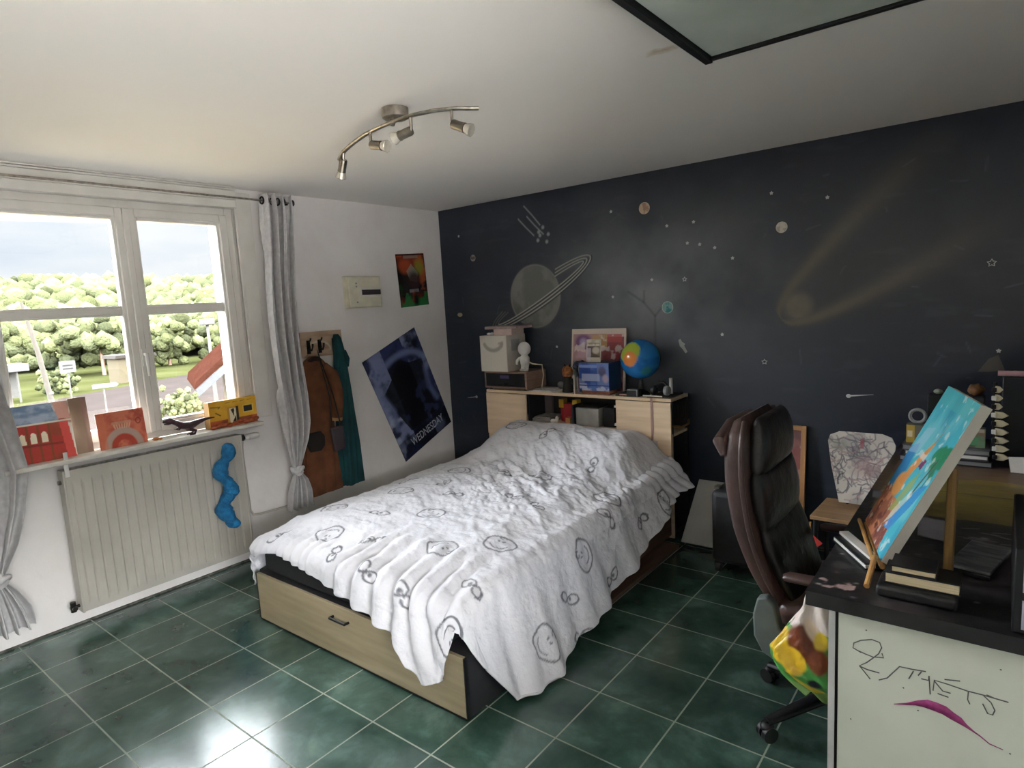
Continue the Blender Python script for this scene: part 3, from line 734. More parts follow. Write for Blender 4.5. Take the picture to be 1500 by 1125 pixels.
# curtains: gathered sheets knotted near the bottom
def curtain_sheet(rows, nf, seed, xc=0.155):
    R = np.array(sorted(rows)); zs = np.linspace(R[-1, 0], R[0, 0], 150); ns = 190
    s = np.linspace(0, 1, ns); G = np.zeros((ns, 150, 3)); rs = np.random.RandomState(seed); p = rs.uniform(0, 6, 4)
    for j, z in enumerate(zs):
        yc, hw, am = (np.interp(z, R[:, 0], R[:, i]) for i in (1, 2, 3))
        wob = .06 * np.sin(z * 4 + p[0]) + .10 * (fbm(s * 5, np.full(ns, z * 2.), seed) - .5)
        th = 2 * PI * nf * (s + wob)
        G[:, j, 0] = xc + am * (np.sin(th) + .35 * np.sin(2.3 * th + p[1] + z * 2))
        G[:, j, 1] = yc + hw * (2 * s - 1) + hw * .16 * np.cos(th) * (am > .004); G[:, j, 2] = z
    G[..., 0] = np.maximum(G[..., 0], .03)
    return MB().grid(G)


t = thing('knotted_curtain', 'grey curtain knotted near its hem at the right side of the window', 'curtain', (.1, -1.73, .35))
build('drape', curtain_sheet([(2.452, -1.705, .105, .036), (2.36, -1.705, .108, .040), (1.9, -1.72, .108, .046), (1.4, -1.725, .105, .046), (1.1, -1.722, .102, .042), (.9, -1.715, .088, .036), (.78, -1.722, .072, .028), (.68, -1.735, .045, .022), (.585, -1.745, .022, .012)], 3.6, 5), 'cloth', t, solid=.003, sharp=180)
m = MB(); m.ball((0.155, -1.742, .565), (.036, .04, .038), 18, 12, lambda d: 1 + .14 * math.sin(7 * d.x + 5 * d.z)); m.tube([(0.155 + .034 * math.cos(a), -1.742 + .04 * math.sin(a), .575 + .012 * math.sin(a * 2)) for a in np.linspace(0, 2 * PI, 20, endpoint=False)], .013, 10, True); build('knot', m, 'cloth', t)
build('tail', curtain_sheet([(.555, -1.745, .022, .012), (.50, -1.742, .05, .03), (.42, -1.748, .075, .034), (.30, -1.755, .085, .036)], 4, 9), 'cloth', t, solid=.003, sharp=180)
for y in (-1.80, -1.765, -1.725, -1.685, -1.645):
    m = MB(); m.tube([(0.155 + .022 * math.cos(a), y, 2.408 + .022 * math.sin(a)) for a in np.linspace(0, 2 * PI, 20, endpoint=False)], .0055, 8, True); build('eyelet', m, 'darkmetal', t)
t = thing('long_curtain', 'grey curtain knotted low down at the left edge of the window', 'curtain', (.1, -3.44, .13))
build('drape', curtain_sheet([(2.452, -3.47, .16, .034), (1.8, -3.47, .155, .036), (1.3, -3.44, .13, .036), (.95, -3.415, 0.155, .036), (.75, -3.42, .12, .034), (.58, -3.43, .075, .03), (.45, -3.44, .03, .014)], 4.2, 12), 'cloth', t, solid=.003, sharp=180)
m = MB(); m.ball((0.155, -3.44, .425), (.04, .045, .04), 18, 12, lambda d: 1 + .14 * math.sin(7 * d.x + 5 * d.z)); m.tube([(0.155 + .038 * math.cos(a), -3.44 + .045 * math.sin(a), .432 + .012 * math.sin(a * 2)) for a in np.linspace(0, 2 * PI, 20, endpoint=False)], .015, 10, True); build('knot', m, 'cloth', t)
build('tail', curtain_sheet([(.41, -3.44, .03, .014), (.34, -3.43, .06, .03), (.25, -3.42, .085, .036), (.14, -3.415, .095, .04)], 4, 15), 'cloth', t, solid=.003, sharp=180)
t = thing('curtain_rod', 'slim metal curtain rod above the window with a round end cap', 'curtain rod', (.1, -2.6, 2.408))
build('rod', MB().cyl((0.155, -3.70, 2.408), (0.155, -1.578, 2.408), .0065, n=14), 'chrome', t)
build('finial', MB().lathe([(.011, -1.592), (.019, -1.59), (.022, -1.582), (.022, -1.572), (.016, -1.566), (.011, -1.569), (.0, -1.569)], (0.155, 0, 2.408), 20, 'y'), 'darkmetal', t)
for y in (-1.615, -3.60): build('bracket', MB().tube([(.0, y, 2.40), (.06, y, 2.395), (0.155, y, 2.396)], .006, 8).bx(0, .006, y - .015, y + .015, 2.36, 2.43), 'darkmetal', t)


# ================================================================== CEILING SPOTLIGHT
t = thing('ceiling_spotlight_bar', 'brushed steel ceiling light with four small spotlights on a curved bar', 'ceiling light', (1.95, -2.22, 2.33))
build('ceiling_rose', MB().lathe([(.0, 2.452), (.05, 2.452), (.056, 2.456), (.056, 2.494), (.0, 2.495)], (1.955, -2.225, 0), 32), 'chrome', t)
pts = [(1.30, -2.03, 2.43), (1.45, -2.115, 2.43), (1.60, -2.175, 2.43), (1.75, -2.225, 2.43), (1.88, -2.25, 2.43), (2.0, -2.262, 2.43), (2.10, -2.258, 2.43), (2.20, -2.235, 2.43), (2.27, -2.19, 2.43), (2.33, -2.12, 2.43)]
build('curved_bar', MB().tube(pts, .0125, 12, flat=.6), 'chrome', t, sharp=60)
build('neck', MB().cyl((1.955, -2.25, 2.425), (1.955, -2.235, 2.46), .014), 'chrome', t)
for s0, d in (((1.44, -2.11), (-.05, .01, -.085)), ((1.80, -2.24), (.088, .015, -.02)), ((2.08, -2.258), (-.088, -.02, -.018)), ((2.255, -2.20), (.085, .02, -.04))):
    d = Vector(d).normalized(); p = Vector((s0[0], s0[1], 2.425)); j = p + Vector((0, 0, -.052)) if d.z > -.8 else p + Vector((-.004, 0, -.03))
    sp = build('spotlight', MB().lathe([(.0, 0), (.016, 0), (.019, .006), (.019, .052), (.0205, .056), (.0205, .062), (.0, .062)], n=24).xf(Matrix.Translation(j) @ d.to_track_quat('Z', 'Y').to_matrix().to_4x4()), 'nickel', t)
    build('stem', MB().tube([p, j + Vector((0, 0, .012)), j + d * .006], .0065, 10), 'chrome', sp)
    build('bulb', MB().lathe([(.012, .062), (.018, .064), (.024, .082), (.026, .092), (.024, .094), (.0, .090)], n=24).xf(Matrix.Translation(j) @ d.to_track_quat('Z', 'Y').to_matrix().to_4x4()), M('glass_reflector', '#d9d2c4', .15, .3), sp)


# ================================================================== BED
t = thing('bed_base', 'low bed base with an oak drawer front and charcoal sides under the white duvet', 'bed', (1.6, -1.4, 0))
build('platform', MB().bx(.90, 2.27, -2.24, -.32, .02, .235), 'char', t, bevel=.004)
build('slatted_deck', MB().bx(.88, 2.29, -2.24, -.32, .235, .262), 'char', t)
build('side_ledge', MB().bx(2.19, 2.405, -1.345, -.45, .006, .030), 'browny', t, bevel=.002)
build('side_board', MB().bx(2.272, 2.295, -1.33, -.32, .03, .235), 'browny', t)
build('side_skirt', MB().bx(2.272, 2.29, -2.2, -1.35, .02, .235), 'oaky', t)
d = build('drawer', MB().bx(.868, 2.40, -2.476, -2.245, .012, .268), 'char', t, bevel=.002)
build('drawer_front', MB().bx(.868, 2.394, -2.494, -2.476, .014, .272), 'shadeoak', d, bevel=.002)
build('edge_band', MB().bx(2.3935, 2.401, -2.4945, -2.474, .012, .272).bx(.861, .8685, -2.4945, -2.474, .012, .272).bx(.868, 2.394, -2.4942, -2.474, .006, .0145), 'black', d)
m = MB(); m.tube([(1.548, -2.494, .213), (1.548, -2.517, .213), (1.665, -2.517, .213), (1.665, -2.494, .213)], .0065, 8)
build('handle', m, 'darkmetal', d)
one('mattress', MB().bx(.885, 2.285, -2.455, -.325, .2695, .452), M('charcoal_mattress_cloth', '#242527', .9, bump=.2, bscale=120), 'charcoal mattress showing as a dark band under the duvet at the foot', 'mattress', bevel=.03, seg=4)

# duvet -------------------------------------------------------------
X0, X1, Y0, Y1 = .875, 2.30, -.345, -2.42
RHO = .075
def prof(d, sinf):
    q = PI * RHO / 2
    o = np.where(d < q, RHO * np.sin(np.minimum(d, q) / RHO), RHO + (d - q) * sinf)
    h = np.where(d < q, RHO * (1 - np.cos(np.minimum(d, q) / RHO)), RHO + (d - q) * np.sqrt(1 - sinf ** 2))
    return o, h
def ztop(x, y):
    tt = (-y - .33) / 2.08
    z = .558 - .045 * tt
    q = sstep(.84, 1.12, x) * (1 - sstep(2.06, 2.36, x)); s = sstep(-.33, -.42, y) * .12 + .88
    z = z + .185 * q * s * (1 - sstep(-.52, -1.02, y))
    ex = np.minimum(x - X0, X1 - x); z = z - .035 * (1 - sstep(0, .25, ex)) * (1 - .6 * (1 - sstep(-.5, -1., y))) - .03 * (1 - sstep(0, .25, y - Y1))
    return z
nL, nT, nR, mT, mF = 40, 215, 84, 300, 62
pl = np.linspace(1, 0, nL + 1)[:-1]; pr_ = np.linspace(0, 1, nR + 1)[1:]
xs = np.concatenate([np.full(nL, X0), np.linspace(X0, X1, nT), np.full(nR, X1)])
p = np.concatenate([pl, np.zeros(nT), pr_]); side = np.concatenate([-np.ones(nL), np.zeros(nT), np.ones(nR)])
ysr = np.concatenate([np.linspace(Y0, Y1, mT), np.full(mF, Y1)]); qf = np.concatenate([np.zeros(mT), np.linspace(0, 1, mF + 1)[1:]])
XX, YY = np.meshgrid(xs, ysr, indexing='ij'); PP, QQ = np.meshgrid(p, qf, indexing='ij'); SS = np.meshgrid(side, qf, indexing='ij')[0]
hR = lambda y: np.interp(-y, [.34, .5, .9, 1.3, 1.7, 2.05, 2.22, 2.28, 2.34, 2.42], [.235, .225, .30, .405, .47, .535, .56, .55, .44, .30])
hL = lambda y: np.interp(-y, [.34, 1.5, 2.2, 2.42], [.16, .16, .20, .25])
hF = lambda x: np.interp(x, [.87, .95, 1.1, 1.4, 1.68, 1.9, 2.06, 2.12, 2.22, 2.30], [.12, .10, .095, .135, .185, .225, .275, .35, .37, .33])
# corners: polar round the mattress corner, 0 = foot, 90 = side
th = np.degrees(np.where(PP >= QQ, PI / 2 - PI / 4 * QQ / np.maximum(PP, 1e-9), PI / 4 * PP / np.maximum(QQ, 1e-9)))
hCR = np.interp(th, [0, 12, 24, 38, 50, 62, 74, 83, 90], [.33, .27, .19, .125, .13, .17, .23, .28, .30])
hCL = np.interp(th, [0, 25, 45, 62, 78, 90], [.13, .085, .11, .24, .34, .27])
R_ = np.maximum(PP, QQ)
D = np.where((PP > 0) & (QQ > 0), R_ * np.where(SS > 0, hCR, hCL), np.where(PP > 0, PP * np.where(SS > 0, hR(YY), hL(YY)), QQ * hF(XX)))
dx = np.where((PP > 0) & (QQ > 0), np.sin(np.radians(th)) * SS, np.where(PP > 0, SS, 0)); dy = np.where((PP > 0) & (QQ > 0), -np.cos(np.radians(th)), np.where(QQ > 0, -1., 0))
sinf = np.where(SS > 0, np.interp(-YY, [.34, .8, 1.3, 2.0, 2.42], [.75, .5, .34, .36, .36]), .15)
sf = np.interp(XX, [.87, 1.6, 2.0, 2.3], [.10, .16, .24, .24])
w_ = np.clip(th / 90, 0, 1); sinf = np.where(QQ > 0, np.where(PP > 0, sf * (1 - w_) + np.where(SS > 0, .40, .15) * w_, sf), sinf)
o_, h_ = prof(D, sinf)
# folds, in the cloth's own flat measure
Sx = XX + np.where(PP > 0, SS * D * np.abs(dx), 0); Sy = YY + np.where(QQ > 0, dy * D, 0)
ridge = lambda u, v, sd: (1 - np.abs(2 * fbm(u, v, sd, 4) - 1)) ** 2.2
ca, sa = math.cos(math.radians(-38)), math.sin(math.radians(-38))
U = Sx * ca + Sy * sa; V = -Sx * sa + Sy * ca
mid = np.exp(-(((Sx - 1.75) / .5) ** 2 + ((Sy + 1.05) / .55) ** 2))
F_ = .018 * (fbm(Sx * 2.6, Sy * 2.6, 2, 3) - .5) + (.007 + .024 * mid) * (ridge(U * 3.2 + 2, V * 9 + 5, 11) - .35) + .010 * mid * (ridge(U * 12, V * 20, 19) - .4)
F_ += .010 * (ridge(Sx * 2 + 7, Sy * 5.5, 23) - .35) * (1 - mid)
F_ += .007 * (ridge(Sx * 9, Sy * 9, 41) - .4) * (.4 + fbm(Sx * 3, Sy * 3, 77, 2))
# pleats running over the foot edge
pm = sstep(1.35, 1.75, Sx) * (1 - sstep(2.15, 2.4, Sx)) * sstep(-2.0, -2.45, Sy)
F_ += .017 * pm * np.sin((Sx - 1.9) * 2 * PI / (.105 + .10 * np.clip(-Sy - 2.3, 0, .5)) + 2.2 * fbm(Sx * 4, Sy * 4, 50, 2) * 2 + (Sy + 2.3) * 5)
pm2 = (1 - sstep(1.3, 1.5, Sx)) * sstep(-2.25, -2.42, Sy); F_ += .006 * pm2 * np.sin(Sx * 2 * PI / .07 + 5 * fbm(Sx * 5, Sy * 2, 5, 2))
hang = np.clip(D / .5, 0, 1)
sr = (SS > 0) * (PP > 0)
F_ += sr * hang * (.024 * np.sin(Sy * 2 * PI / .42 + 2.4 * fbm(Sx * 3, Sy * 2, 61, 2)) + .012 * np.sin(Sy * 2 * PI / .16 + Sx * 4 + 3 * fbm(Sx * 4, Sy * 3, 66, 2)))
F_ += sr * (1 - sstep(-.45, -.95, Sy)) * .012 * np.sin((Sy - Sx * .55) * 2 * PI / .085 + 2 * fbm(Sx * 5, Sy * 5, 70, 2))
zt = ztop(XX, YY)
ang = np.arctan2(o_, np.maximum(RHO - h_, 1e-3)) * (D > 0); ang = np.where(D > PI * RHO / 2, PI / 2, np.minimum(D / RHO, PI / 2))
nz_ = np.cos(ang); no_ = np.sin(ang)
DX = XX + dx * (o_ + F_ * no_); DY = YY + dy * (o_ + F_ * no_); DZ = zt - h_ + F_ * nz_
# hem wobble, and nothing sinks into the floor
DZ = np.maximum(DZ, .012 + .01 * hang)
C = Paint(Sx, Sy, '#d9d9de')
C.noise('#cdced6', 3, .4, .65, .5, 3)
ink = '#4c4f58'
BIG = [(1.30, -2.30), (1.98, -2.16), (1.17, -1.17), (1.76, -1.05), (.95, -2.02), (1.13, -1.66), (1.60, -1.86), (1.19, -.55), (2.18, -1.98), (2.46, -1.61), (2.68, -2.08), (2.28, -1.13), (2.36, -2.55), (2.50, -.72)]
SML = [(1.0, -2.40), (1.6, -2.26), (1.33, -2.0), (1.48, -1.55), (1.27, -1.42), (1.49, -1.07), (2.02, -.85), (1.52, -.62), (2.30, -2.31), (2.60, -1.81), (2.38, -1.29), (2.50, -.98), (2.66, -1.42), (2.79, -1.80), (2.06, -2.50), (1.80, -2.46), (1.85, -1.45), (.98, -1.45), (2.05, -1.5), (1.5, -2.42)]
rs = np.random.RandomState(3)
for x, y in BIG:                              # round doodles: a wobbly ring, a curl and a few short strokes
    a = rs.uniform(0, 6.28); r = .074
    ring = [(x + r * (1.05 + .1 * math.sin(3 * k + a)) * math.cos(k), y + r * (.95 + .08 * math.sin(2 * k + a)) * math.sin(k)) for k in np.linspace(0, 6.6, 34)]
    C.line(ring, .0095, ink, .5, .85)
    C.line(ell(x, y, .048, .042, a, 3.6, 5.8, 14), .0075, ink, .5, .8)
    for k in (-.5, .5): C.line([(x + .03 * math.cos(a + 1.57 + k), y + .03 * math.sin(a + 1.57 + k)), (x + .02 * math.cos(a + 1.57 + k), y + .02 * math.sin(a + 1.57 + k))], .009, ink, .5, .85)
    C.line(ell(x + .058 * math.cos(a + 1.57), y + .058 * math.sin(a + 1.57), .016, .011, a, 0, 4.6, 10), .0075, ink, .5, .75)
for x, y in SML:                              # small squiggles: two open loops and a tick
    a = rs.uniform(0, 6.28); c, s_ = math.cos(a), math.sin(a)
    C.line(ell(x + .034 * c, y + .034 * s_, .036, .024, a + .5, .4, 6.4, 18), .0085, ink, .5, .85)
    C.line(ell(x - .03 * c, y - .03 * s_, .026, .02, a - .6, 1.2, 7, 16), .0085, ink, .5, .85)
    C.line([(x - .052 * c - .02 * s_, y - .052 * s_ + .02 * c), (x - .065 * c, y - .065 * s_), (x - .045 * c + .022 * s_, y - .045 * s_ - .022 * c)], .0085, ink, .5, .85)
    C.disc(x + .02 * c, y + .02 * s_, .011, .009, ink, .004, .85)
MT['duvet'] = VC('doodle_print_cotton', .95, bump=.55, bscale=55, bdist=.006)
dv = MB().grid(np.stack([DX, DY, DZ], -1), C.C)
DV = one('duvet', dv, 'duvet', 'rumpled white duvet with black line doodles spread over the bed', 'duvet', org=(1.6, -1.3, .5), sharp=180, weld=True)
md = DV.modifiers.new('thickness', 'SOLIDIFY'); md.thickness = .008; md.offset = 1

# bookcase headboard ---------------------------------------------------
t = thing('headboard_shelf', 'oak headboard shelf unit with an open niche standing against the navy wall', 'headboard', (1.5, -.16, 0))
HX0, HX1, HY = .70, 2.305, -.30
build('top', MB().bx(HX0, HX1, HY, -.02, .938, .96), 'oak', t, bevel=.002)
build('base_plate', MB().bx(HX0, HX1, HY + .02, -.02, .02, .05), 'char', t)
build('side_panel', MB().bx(HX0, HX0 + .02, HY, -.02, .0, .938), 'oakz', t, bevel=.001)
build('back_panel', MB().bx(HX0 + .02, HX1 - .02, -.04, -.02, .05, .938), 'char', t)
build('lower_front', MB().bx(HX0 + .02, HX1, HY, HY + .018, .0, .700), 'oak', t, bevel=.001)
build('niche_floor', MB().bx(HX0 + .02, HX1, HY, -.04, .700, .718), 'oak', t, bevel=.001)
build('divider', MB().bx(1.10, 1.118, HY + .02, -.04, .718, .938), 'char', t); build('divider', MB().bx(1.885, 1.903, HY + .02, -.04, .718, .938), 'char', t)
build('niche_back', MB().bx(1.118, 1.885, -.06, -.041, .718, .938), 'char', t)
build('door', MB().bx(HX0 + .004, 1.106, HY - .012, HY + .004, .60, .935), 'oak', t, bevel=.0015)
dr = build('door', MB().bx(1.897, HX1, HY - .012, HY + .004, .45, .935), 'oak', t, bevel=.0015)
for z in (.755, .885): build('hinge', MB().bx(1.872, 1.897, HY + .004, HY + .03, z - .009, z + .009), 'white', dr, bevel=.003)
m = MB(); m.bx(HX1 - .02, HX1, -.045, -.02, .05, .938); m.bx(HX1 - .02, HX1, HY + .018, HY + .03, .05, .938); m.bx(HX1 - .45, HX1 - .44, HY + .02, -.04, .05, .7); build('side_opening', m, 'char', t)
build('side_ledge', MB().bx(HX1 - .40, HX1, HY + .03, -.045, .355, .372), 'oaky', t); build('side_rail', MB().tube([(HX1 + .004, -.285, .775), (HX1 + .03, -.2, .755), (HX1 + .03, -.09, .76), (HX1 + .004, -.03, .775)], .008, 8), 'pinebrown', t)
m = MB()
for k in range(6): m.tube([(HX1 + .006, -.27 + k * .045, .775), (HX1 + .012, -.25 + k * .04, .85), (HX1 + .004, -.27 + k * .046, .93)], .0035, 6)
build('cord_net', m, M('dark_cord', '#3d3b36', .9), t)

# niche contents
TZ = .7185
tag(build('notepad_stack', MB().bx(1.135, 1.30, -.275, -.10, TZ, TZ + .012).bx(1.14, 1.31, -.28, -.11, TZ + .0125, TZ + .03).bx(1.15, 1.30, -.27, -.10, TZ + .0305, TZ + .043), M('grey_paper', '#9d9993', .8, col2='#6d6964', scale=20, stretch=(1, 1, 30)), bevel=.002), 'low stack of grey papers at the left end of the headboard niche', 'papers')
one('wooden_box', MB().bx(1.13, 1.20, -.09, -.065, TZ, .90), M('taupe_board', '#77686a', .7), 'taupe board standing at the back left of the niche', 'board')
t = thing('red_toy_castle', 'red and yellow toy block building inside the headboard niche', 'toy', (1.40, -.16, TZ))
build('red_block', MB().bx(1.375, 1.455, -.19, -.12, TZ, .862), 'red', t, bevel=.004); build('side_block', MB().bx(1.335, 1.374, -.17, -.12, TZ, .825), 'red', t, bevel=.004); build('side_block', MB().bx(1.456, 1.492, -.18, -.12, TZ, .83), 'red', t, bevel=.004)
for x in (1.352, 1.474): build('yellow_block', MB().bx(x - .023, x + .023, -.185, -.13, .8255 if x < 1.4 else .8305, .893), 'yellow', t, bevel=.004)
m = MB(); m.ball((1.335, -.265, TZ + .017), (.035, .02, .016)); m.ball((1.362, -.265, TZ + .036), (.013, .014, .022))
one('white_trinket', m, 'white', 'small white trinket lying in front of the red and yellow blocks', 'trinket')
one('wooden_trinket', MB().bx(1.435, 1.475, -.26, -.22, TZ, TZ + .05), 'pine', 'small pale wooden block between the red toy and the grey box', 'block', bevel=.004)
one('thin_book', MB().bx(1.503, 1.52, -.275, -.13, TZ, .87), M('dark_blue_cover', '#27303f', .6), 'thin dark book standing left of the grey storage box', 'book', bevel=.002)
t = thing('storage_cube', 'pale grey fabric storage box in the headboard niche', 'storage box', (1.64, -.18, TZ))
build('box', MB().bx(1.535, 1.73, -.27, -.09, TZ, .852), M('grey_felt', '#b5b4b0', .9, col2='#a3a29e', scale=14), t, bevel=.006); build('lid', MB().bx(1.545, 1.72, -.26, -.10, .8525, .866), 'black', t, bevel=.004)
one('speaker_box', MB().bx(1.75, 1.845, -.24, -.09, TZ, .86), 'black', 'dark box in shadow at the right end of the headboard niche', 'box', bevel=.005)

# things on top of the headboard ----------------------------------------
HT = .9605
t = thing('radio', 'wooden cased table radio with black front on the left of the headboard', 'radio', (.92, -.17, HT))
RD = M('walnut_case', '#8f7565', .5, col2='#7d6455', scale=6, stretch=(1, 1, 12))
RADX0, RADX1 = .69, 1.118
build('case', MB().bx(RADX0, RADX1, -.30, -.035, HT + .012, 1.108), RD, t, bevel=.004)
build('front_panel', MB().bx(RADX0 + .022, RADX1 - .018, -.308, -.30, HT + .03, 1.095), 'black', t, bevel=.002)
build('display', MB().bx(.86, .95, -.3095, -.308, 1.055, 1.08), M('dim_display', '#5a4c7a', .3), t)
m = MB(); m.cyl((.915, -.308, 1.01), (.915, -.316, 1.01), .016); m.bx(.83, .88, -.311, -.308, 1.0, 1.008); m.bx(.95, 1.0, -.311, -.308, 1.0, 1.008); build('controls', m, 'darkmetal', t)
for x in (.73, 1.08):
    for y in (-.27, -.07): build('foot', MB().cyl((x, y, HT), (x, y, HT + .012), .012, n=10), 'black', t)
def smile(X, Z):
    P = Paint(X, Z, '#d6d0c4'); P.noise('#c4bcae', 5, .4, .7, .6, 4)
    P.line(ell(.0, .245, .095, .075, 0, PI + .35, 2 * PI - .35), .03, '#9c948a', .6, .85); P.line([(.06, .225), (.098, .235), (.09, .20)], .018, '#a39b90', .7, .7)
    return P
t = thing('delivery_box', 'white cardboard box with a grey smile mark standing on the radio', 'box', (.80, -.19, 1.1085))
fs = slab(.272, .288, .004, .004, smile, '#d6d0c4'); fs.xf(Matrix.Translation((.802, -.301, 1.1085))); build('front', fs, 'vcm', t)
build('carton', MB().bx(.666, .938, -.298, -.05, 1.1085, 1.3965), M('white_card', '#cfc8bc', .8, col2='#b7b0a5', scale=7), t, bevel=.003)
build('window_sticker', MB().bx(.9382, .9395, -.24, -.13, 1.27, 1.36), M('silver_sticker', '#a9a6a2', .4), t)
one('small_carton', MB().bx(.78, .965, -.26, -.10, 1.397, 1.446), M('pink_white_card', '#d5bdb4', .7), 'small pinkish white carton on top of the white box', 'box', bevel=.002)
one('flat_book', MB().bx(.70, 1.02, -.275, -.06, 1.4465, 1.468), M('pink_grey_cover', '#b39d97', .6, col2='#8f7c78', scale=10), 'flat pink grey book at the very top of the left stack', 'book', bevel=.002)
m = MB(); m.ball((.725, -.25, 1.408), (.022, .02, .012)); m.ball((.755, -.25, 1.41), (.014, .014, .013))
one('white_lump', m, 'white', 'little white trinket on the left front corner of the white box', 'trinket')
t = thing('white_figurine', 'white round headed figurine standing on the radio beside the white box', 'figurine', (1.05, -.22, 1.1085))
m = MB(); m.ball((1.05, -.22, 1.285), (.052, .05, .055), 22, 14); build('head', m, 'white', t)
m = MB(); m.tube([(1.05, -.22, 1.24), (1.05, -.22, 1.215), (1.05, -.22, 1.17), (1.05, -.22, 1.145)], [.022, .038, .036, .03], 18); m.tube([(1.08, -.235, 1.215), (1.10, -.26, 1.19), (1.085, -.275, 1.17)], [.014, .013, .011], 10); m.tube([(1.02, -.235, 1.215), (1.0, -.255, 1.19), (1.01, -.27, 1.168)], [.014, .013, .011], 10); build('body', m, 'white', t)
for x in (1.032, 1.068):
    m = MB(); m.tube([(x, -.22, 1.155), (x, -.225, 1.125)], [.017, .015], 12); m.ball((x, -.235, 1.119), (.017, .026, .0105)); build('leg', m, 'white', t)
m = MB(); m.tube([(1.125, -.262, 1.185), (1.15, -.25, 1.17), (1.20, -.2, 1.16), (1.225, -.22, 1.08), (1.215, -.24, .985), (1.24, -.24, .966)], .005, 8)
one('pale_cable', m, M('cream_cable', '#bdb49b', .6), 'thin pale cable looping from the figurine down past the radio', 'cable')
one('paper_sheet', MB().bx(1.13, 1.36, -.29, -.14, HT, HT + .004).bx(1.16, 1.33, -.28, -.15, HT + .004, HT + .010), 'paper', 'loose white papers lying right of the radio on the headboard', 'papers')
m = MB(); m.ball((1.30, -.10, HT + .03), (.03, .02, .028))
one('grey_pebble', m, 'grey', 'small grey rounded ornament behind the loose papers', 'ornament')
def collage(X, Z):
    P = Paint(X, Z, '#b78f8f'); P.noise('#d7bdb9', 8, .45, .6, .8, 3); P.noise('#8b3038', 6, .55, .7, .8, 12)
    P.rect(.03, .24, .2, .40, '#8c1f2b', .85); P.rect(.06, .2, .36, .42, '#c0544f', .8); P.disc(-.13, .36, .07, .06, '#77507f', .02, .9); P.disc(-.13, .36, .03, .03, '#b8a1c4', .02); P.rect(-.05, .08, .32, .42, '#c6a264', .7)
    P.rect(-.22, -.08, .0, .22, '#5f8f7d', .6); P.rect(-.18, .0, .24, .3, '#cba3b0', .7); P.noise('#f0e2da', 16, .62, .72, .6, 31); P.rect(.08, .24, 0, .2, '#5e1a22', .6)
    for s in (-.2365, .2365): P.rect(s - .018, s + .018, 0, 1, '#d8c6b7')
    P.rect(-.3, .3, .425, 1, '#d8c6b7')
    return P
local('framed_collage', slab(.465, .462, .014, .004, collage, '#d3c1b0'), 'vcgloss', 'framed pink and red collage picture leaning on the navy wall behind the blue box', 'picture', (1.625, -.095, HT + .001), (-math.radians(7), 0, 0))
def blueprint(X, Z):
    P = Paint(X, Z, '#2f4f9c'); P.noise('#5877bd', 9, .45, .65, .8, 3); P.rect(.03, .2, .0, .3, '#7f92c4', .55); P.noise('#c6cde3', 15, .6, .7, .8, 12)
    P.rect(-.12, -.03, .05, .17, '#1f3a86', .7); P.rect(-.10, .05, .07, .12, '#b7c0dc', .6); P.disc(.07, .14, .03, .035, '#4a3b4c', .01, .7); P.disc(.095, .09, .025, .03, '#b9a2ad', .01, .8); P.rect(-.13, .13, .035, .043, '#243f85'); P.rect(-.12, .03, .165, .185, '#8ba0d6', .7)
    return P
t = thing('blue_box', 'glossy blue printed box in front of the framed collage', 'box', (1.70, -.2, HT))
m = MB(); m.bx(1.60, 1.83, -.27, -.16, HT, HT + .028); build('rust_stand', m, M('rusty_tray', '#a5674b', .7, col2='#7d4a36', scale=30), t, bevel=.002)
fs = slab(.245, .20, .003, .004, blueprint, '#2f4f9c'); fs.xf(Matrix.Translation((1.715, -.2875, HT + .0285))); build('front', fs, 'vcgloss', t)
build('carton', MB().bx(1.5925, 1.8375, -.285, -.11, HT + .0285, HT + .229), M('deep_blue_card', '#1b3f66', .4), t, bevel=.002)
def photo(X, Z):
    P = Paint(X, Z, '#d5cdb9'); P.rect(-.05, .055, .035, .115, '#6b5a4d'); P.noise('#a6947e', 30, .5, .6, .5, 4); P.disc(.02, .085, .03, .025, '#cfc5b3', .01); P.rect(-.06, -.02, .01, .1, '#d9cde0', .6); P.rect(-.045, .05, .133, .14, '#4a433c', .7)
    return P
local('photo_card', slab(.118, .165, .004, .003, photo, '#d5cdb9'), 'vcm', 'small pale photo card standing on top of the blue box', 'photo', (1.685, -.235, HT + .2295), (-math.radians(6), 0, 0))
t = thing('toy_figure', 'brown and orange toy figure standing left of the blue box', 'figurine', (1.46, -.24, HT))
m = MB(); m.ball((1.46, -.24, 1.115), (.045, .035, .05), 16, 10, lambda d: 1 + .12 * math.sin(9 * d.x) * math.cos(7 * d.z)); build('mane', m, M('orange_brown_fur', '#b06a34', .9, col2='#5a3520', scale=40), t)
m = MB(); m.tube([(1.46, -.24, 1.08), (1.46, -.24, 1.02), (1.455, -.24, HT + .001)], [.03, .036, .042], 14); m.tube([(1.49, -.24, 1.06), (1.51, -.25, 1.02)], [.014, .01], 8); build('body', m, M('dark_green_cloth', '#33322b', .9), t)
m = MB(); m.tube([(1.44, -.24, 1.155), (1.435, -.24, 1.172)], [.01, .004], 8); m.tube([(1.48, -.24, 1.155), (1.485, -.24, 1.172)], [.01, .004], 8); build('ears', m, 'darkmetal', t)
m = MB(); m.ball((1.54, -.18, 1.17), (.045, .03, .025), 12, 8, lambda d: 1 + .2 * math.sin(6 * d.x)); m.tube([(1.505, -.19, 1.14), (1.53, -.18, 1.0), (1.535, -.18, HT)], .012, 8); m.ball((1.505, -.2, 1.15), .022)
one('feather_toy', m, M('grey_blue_fluff', '#5d6780', .9, col2='#2c2a2e', scale=30), 'grey blue fluffy stick toy between the toy figure and the blue box', 'toy')
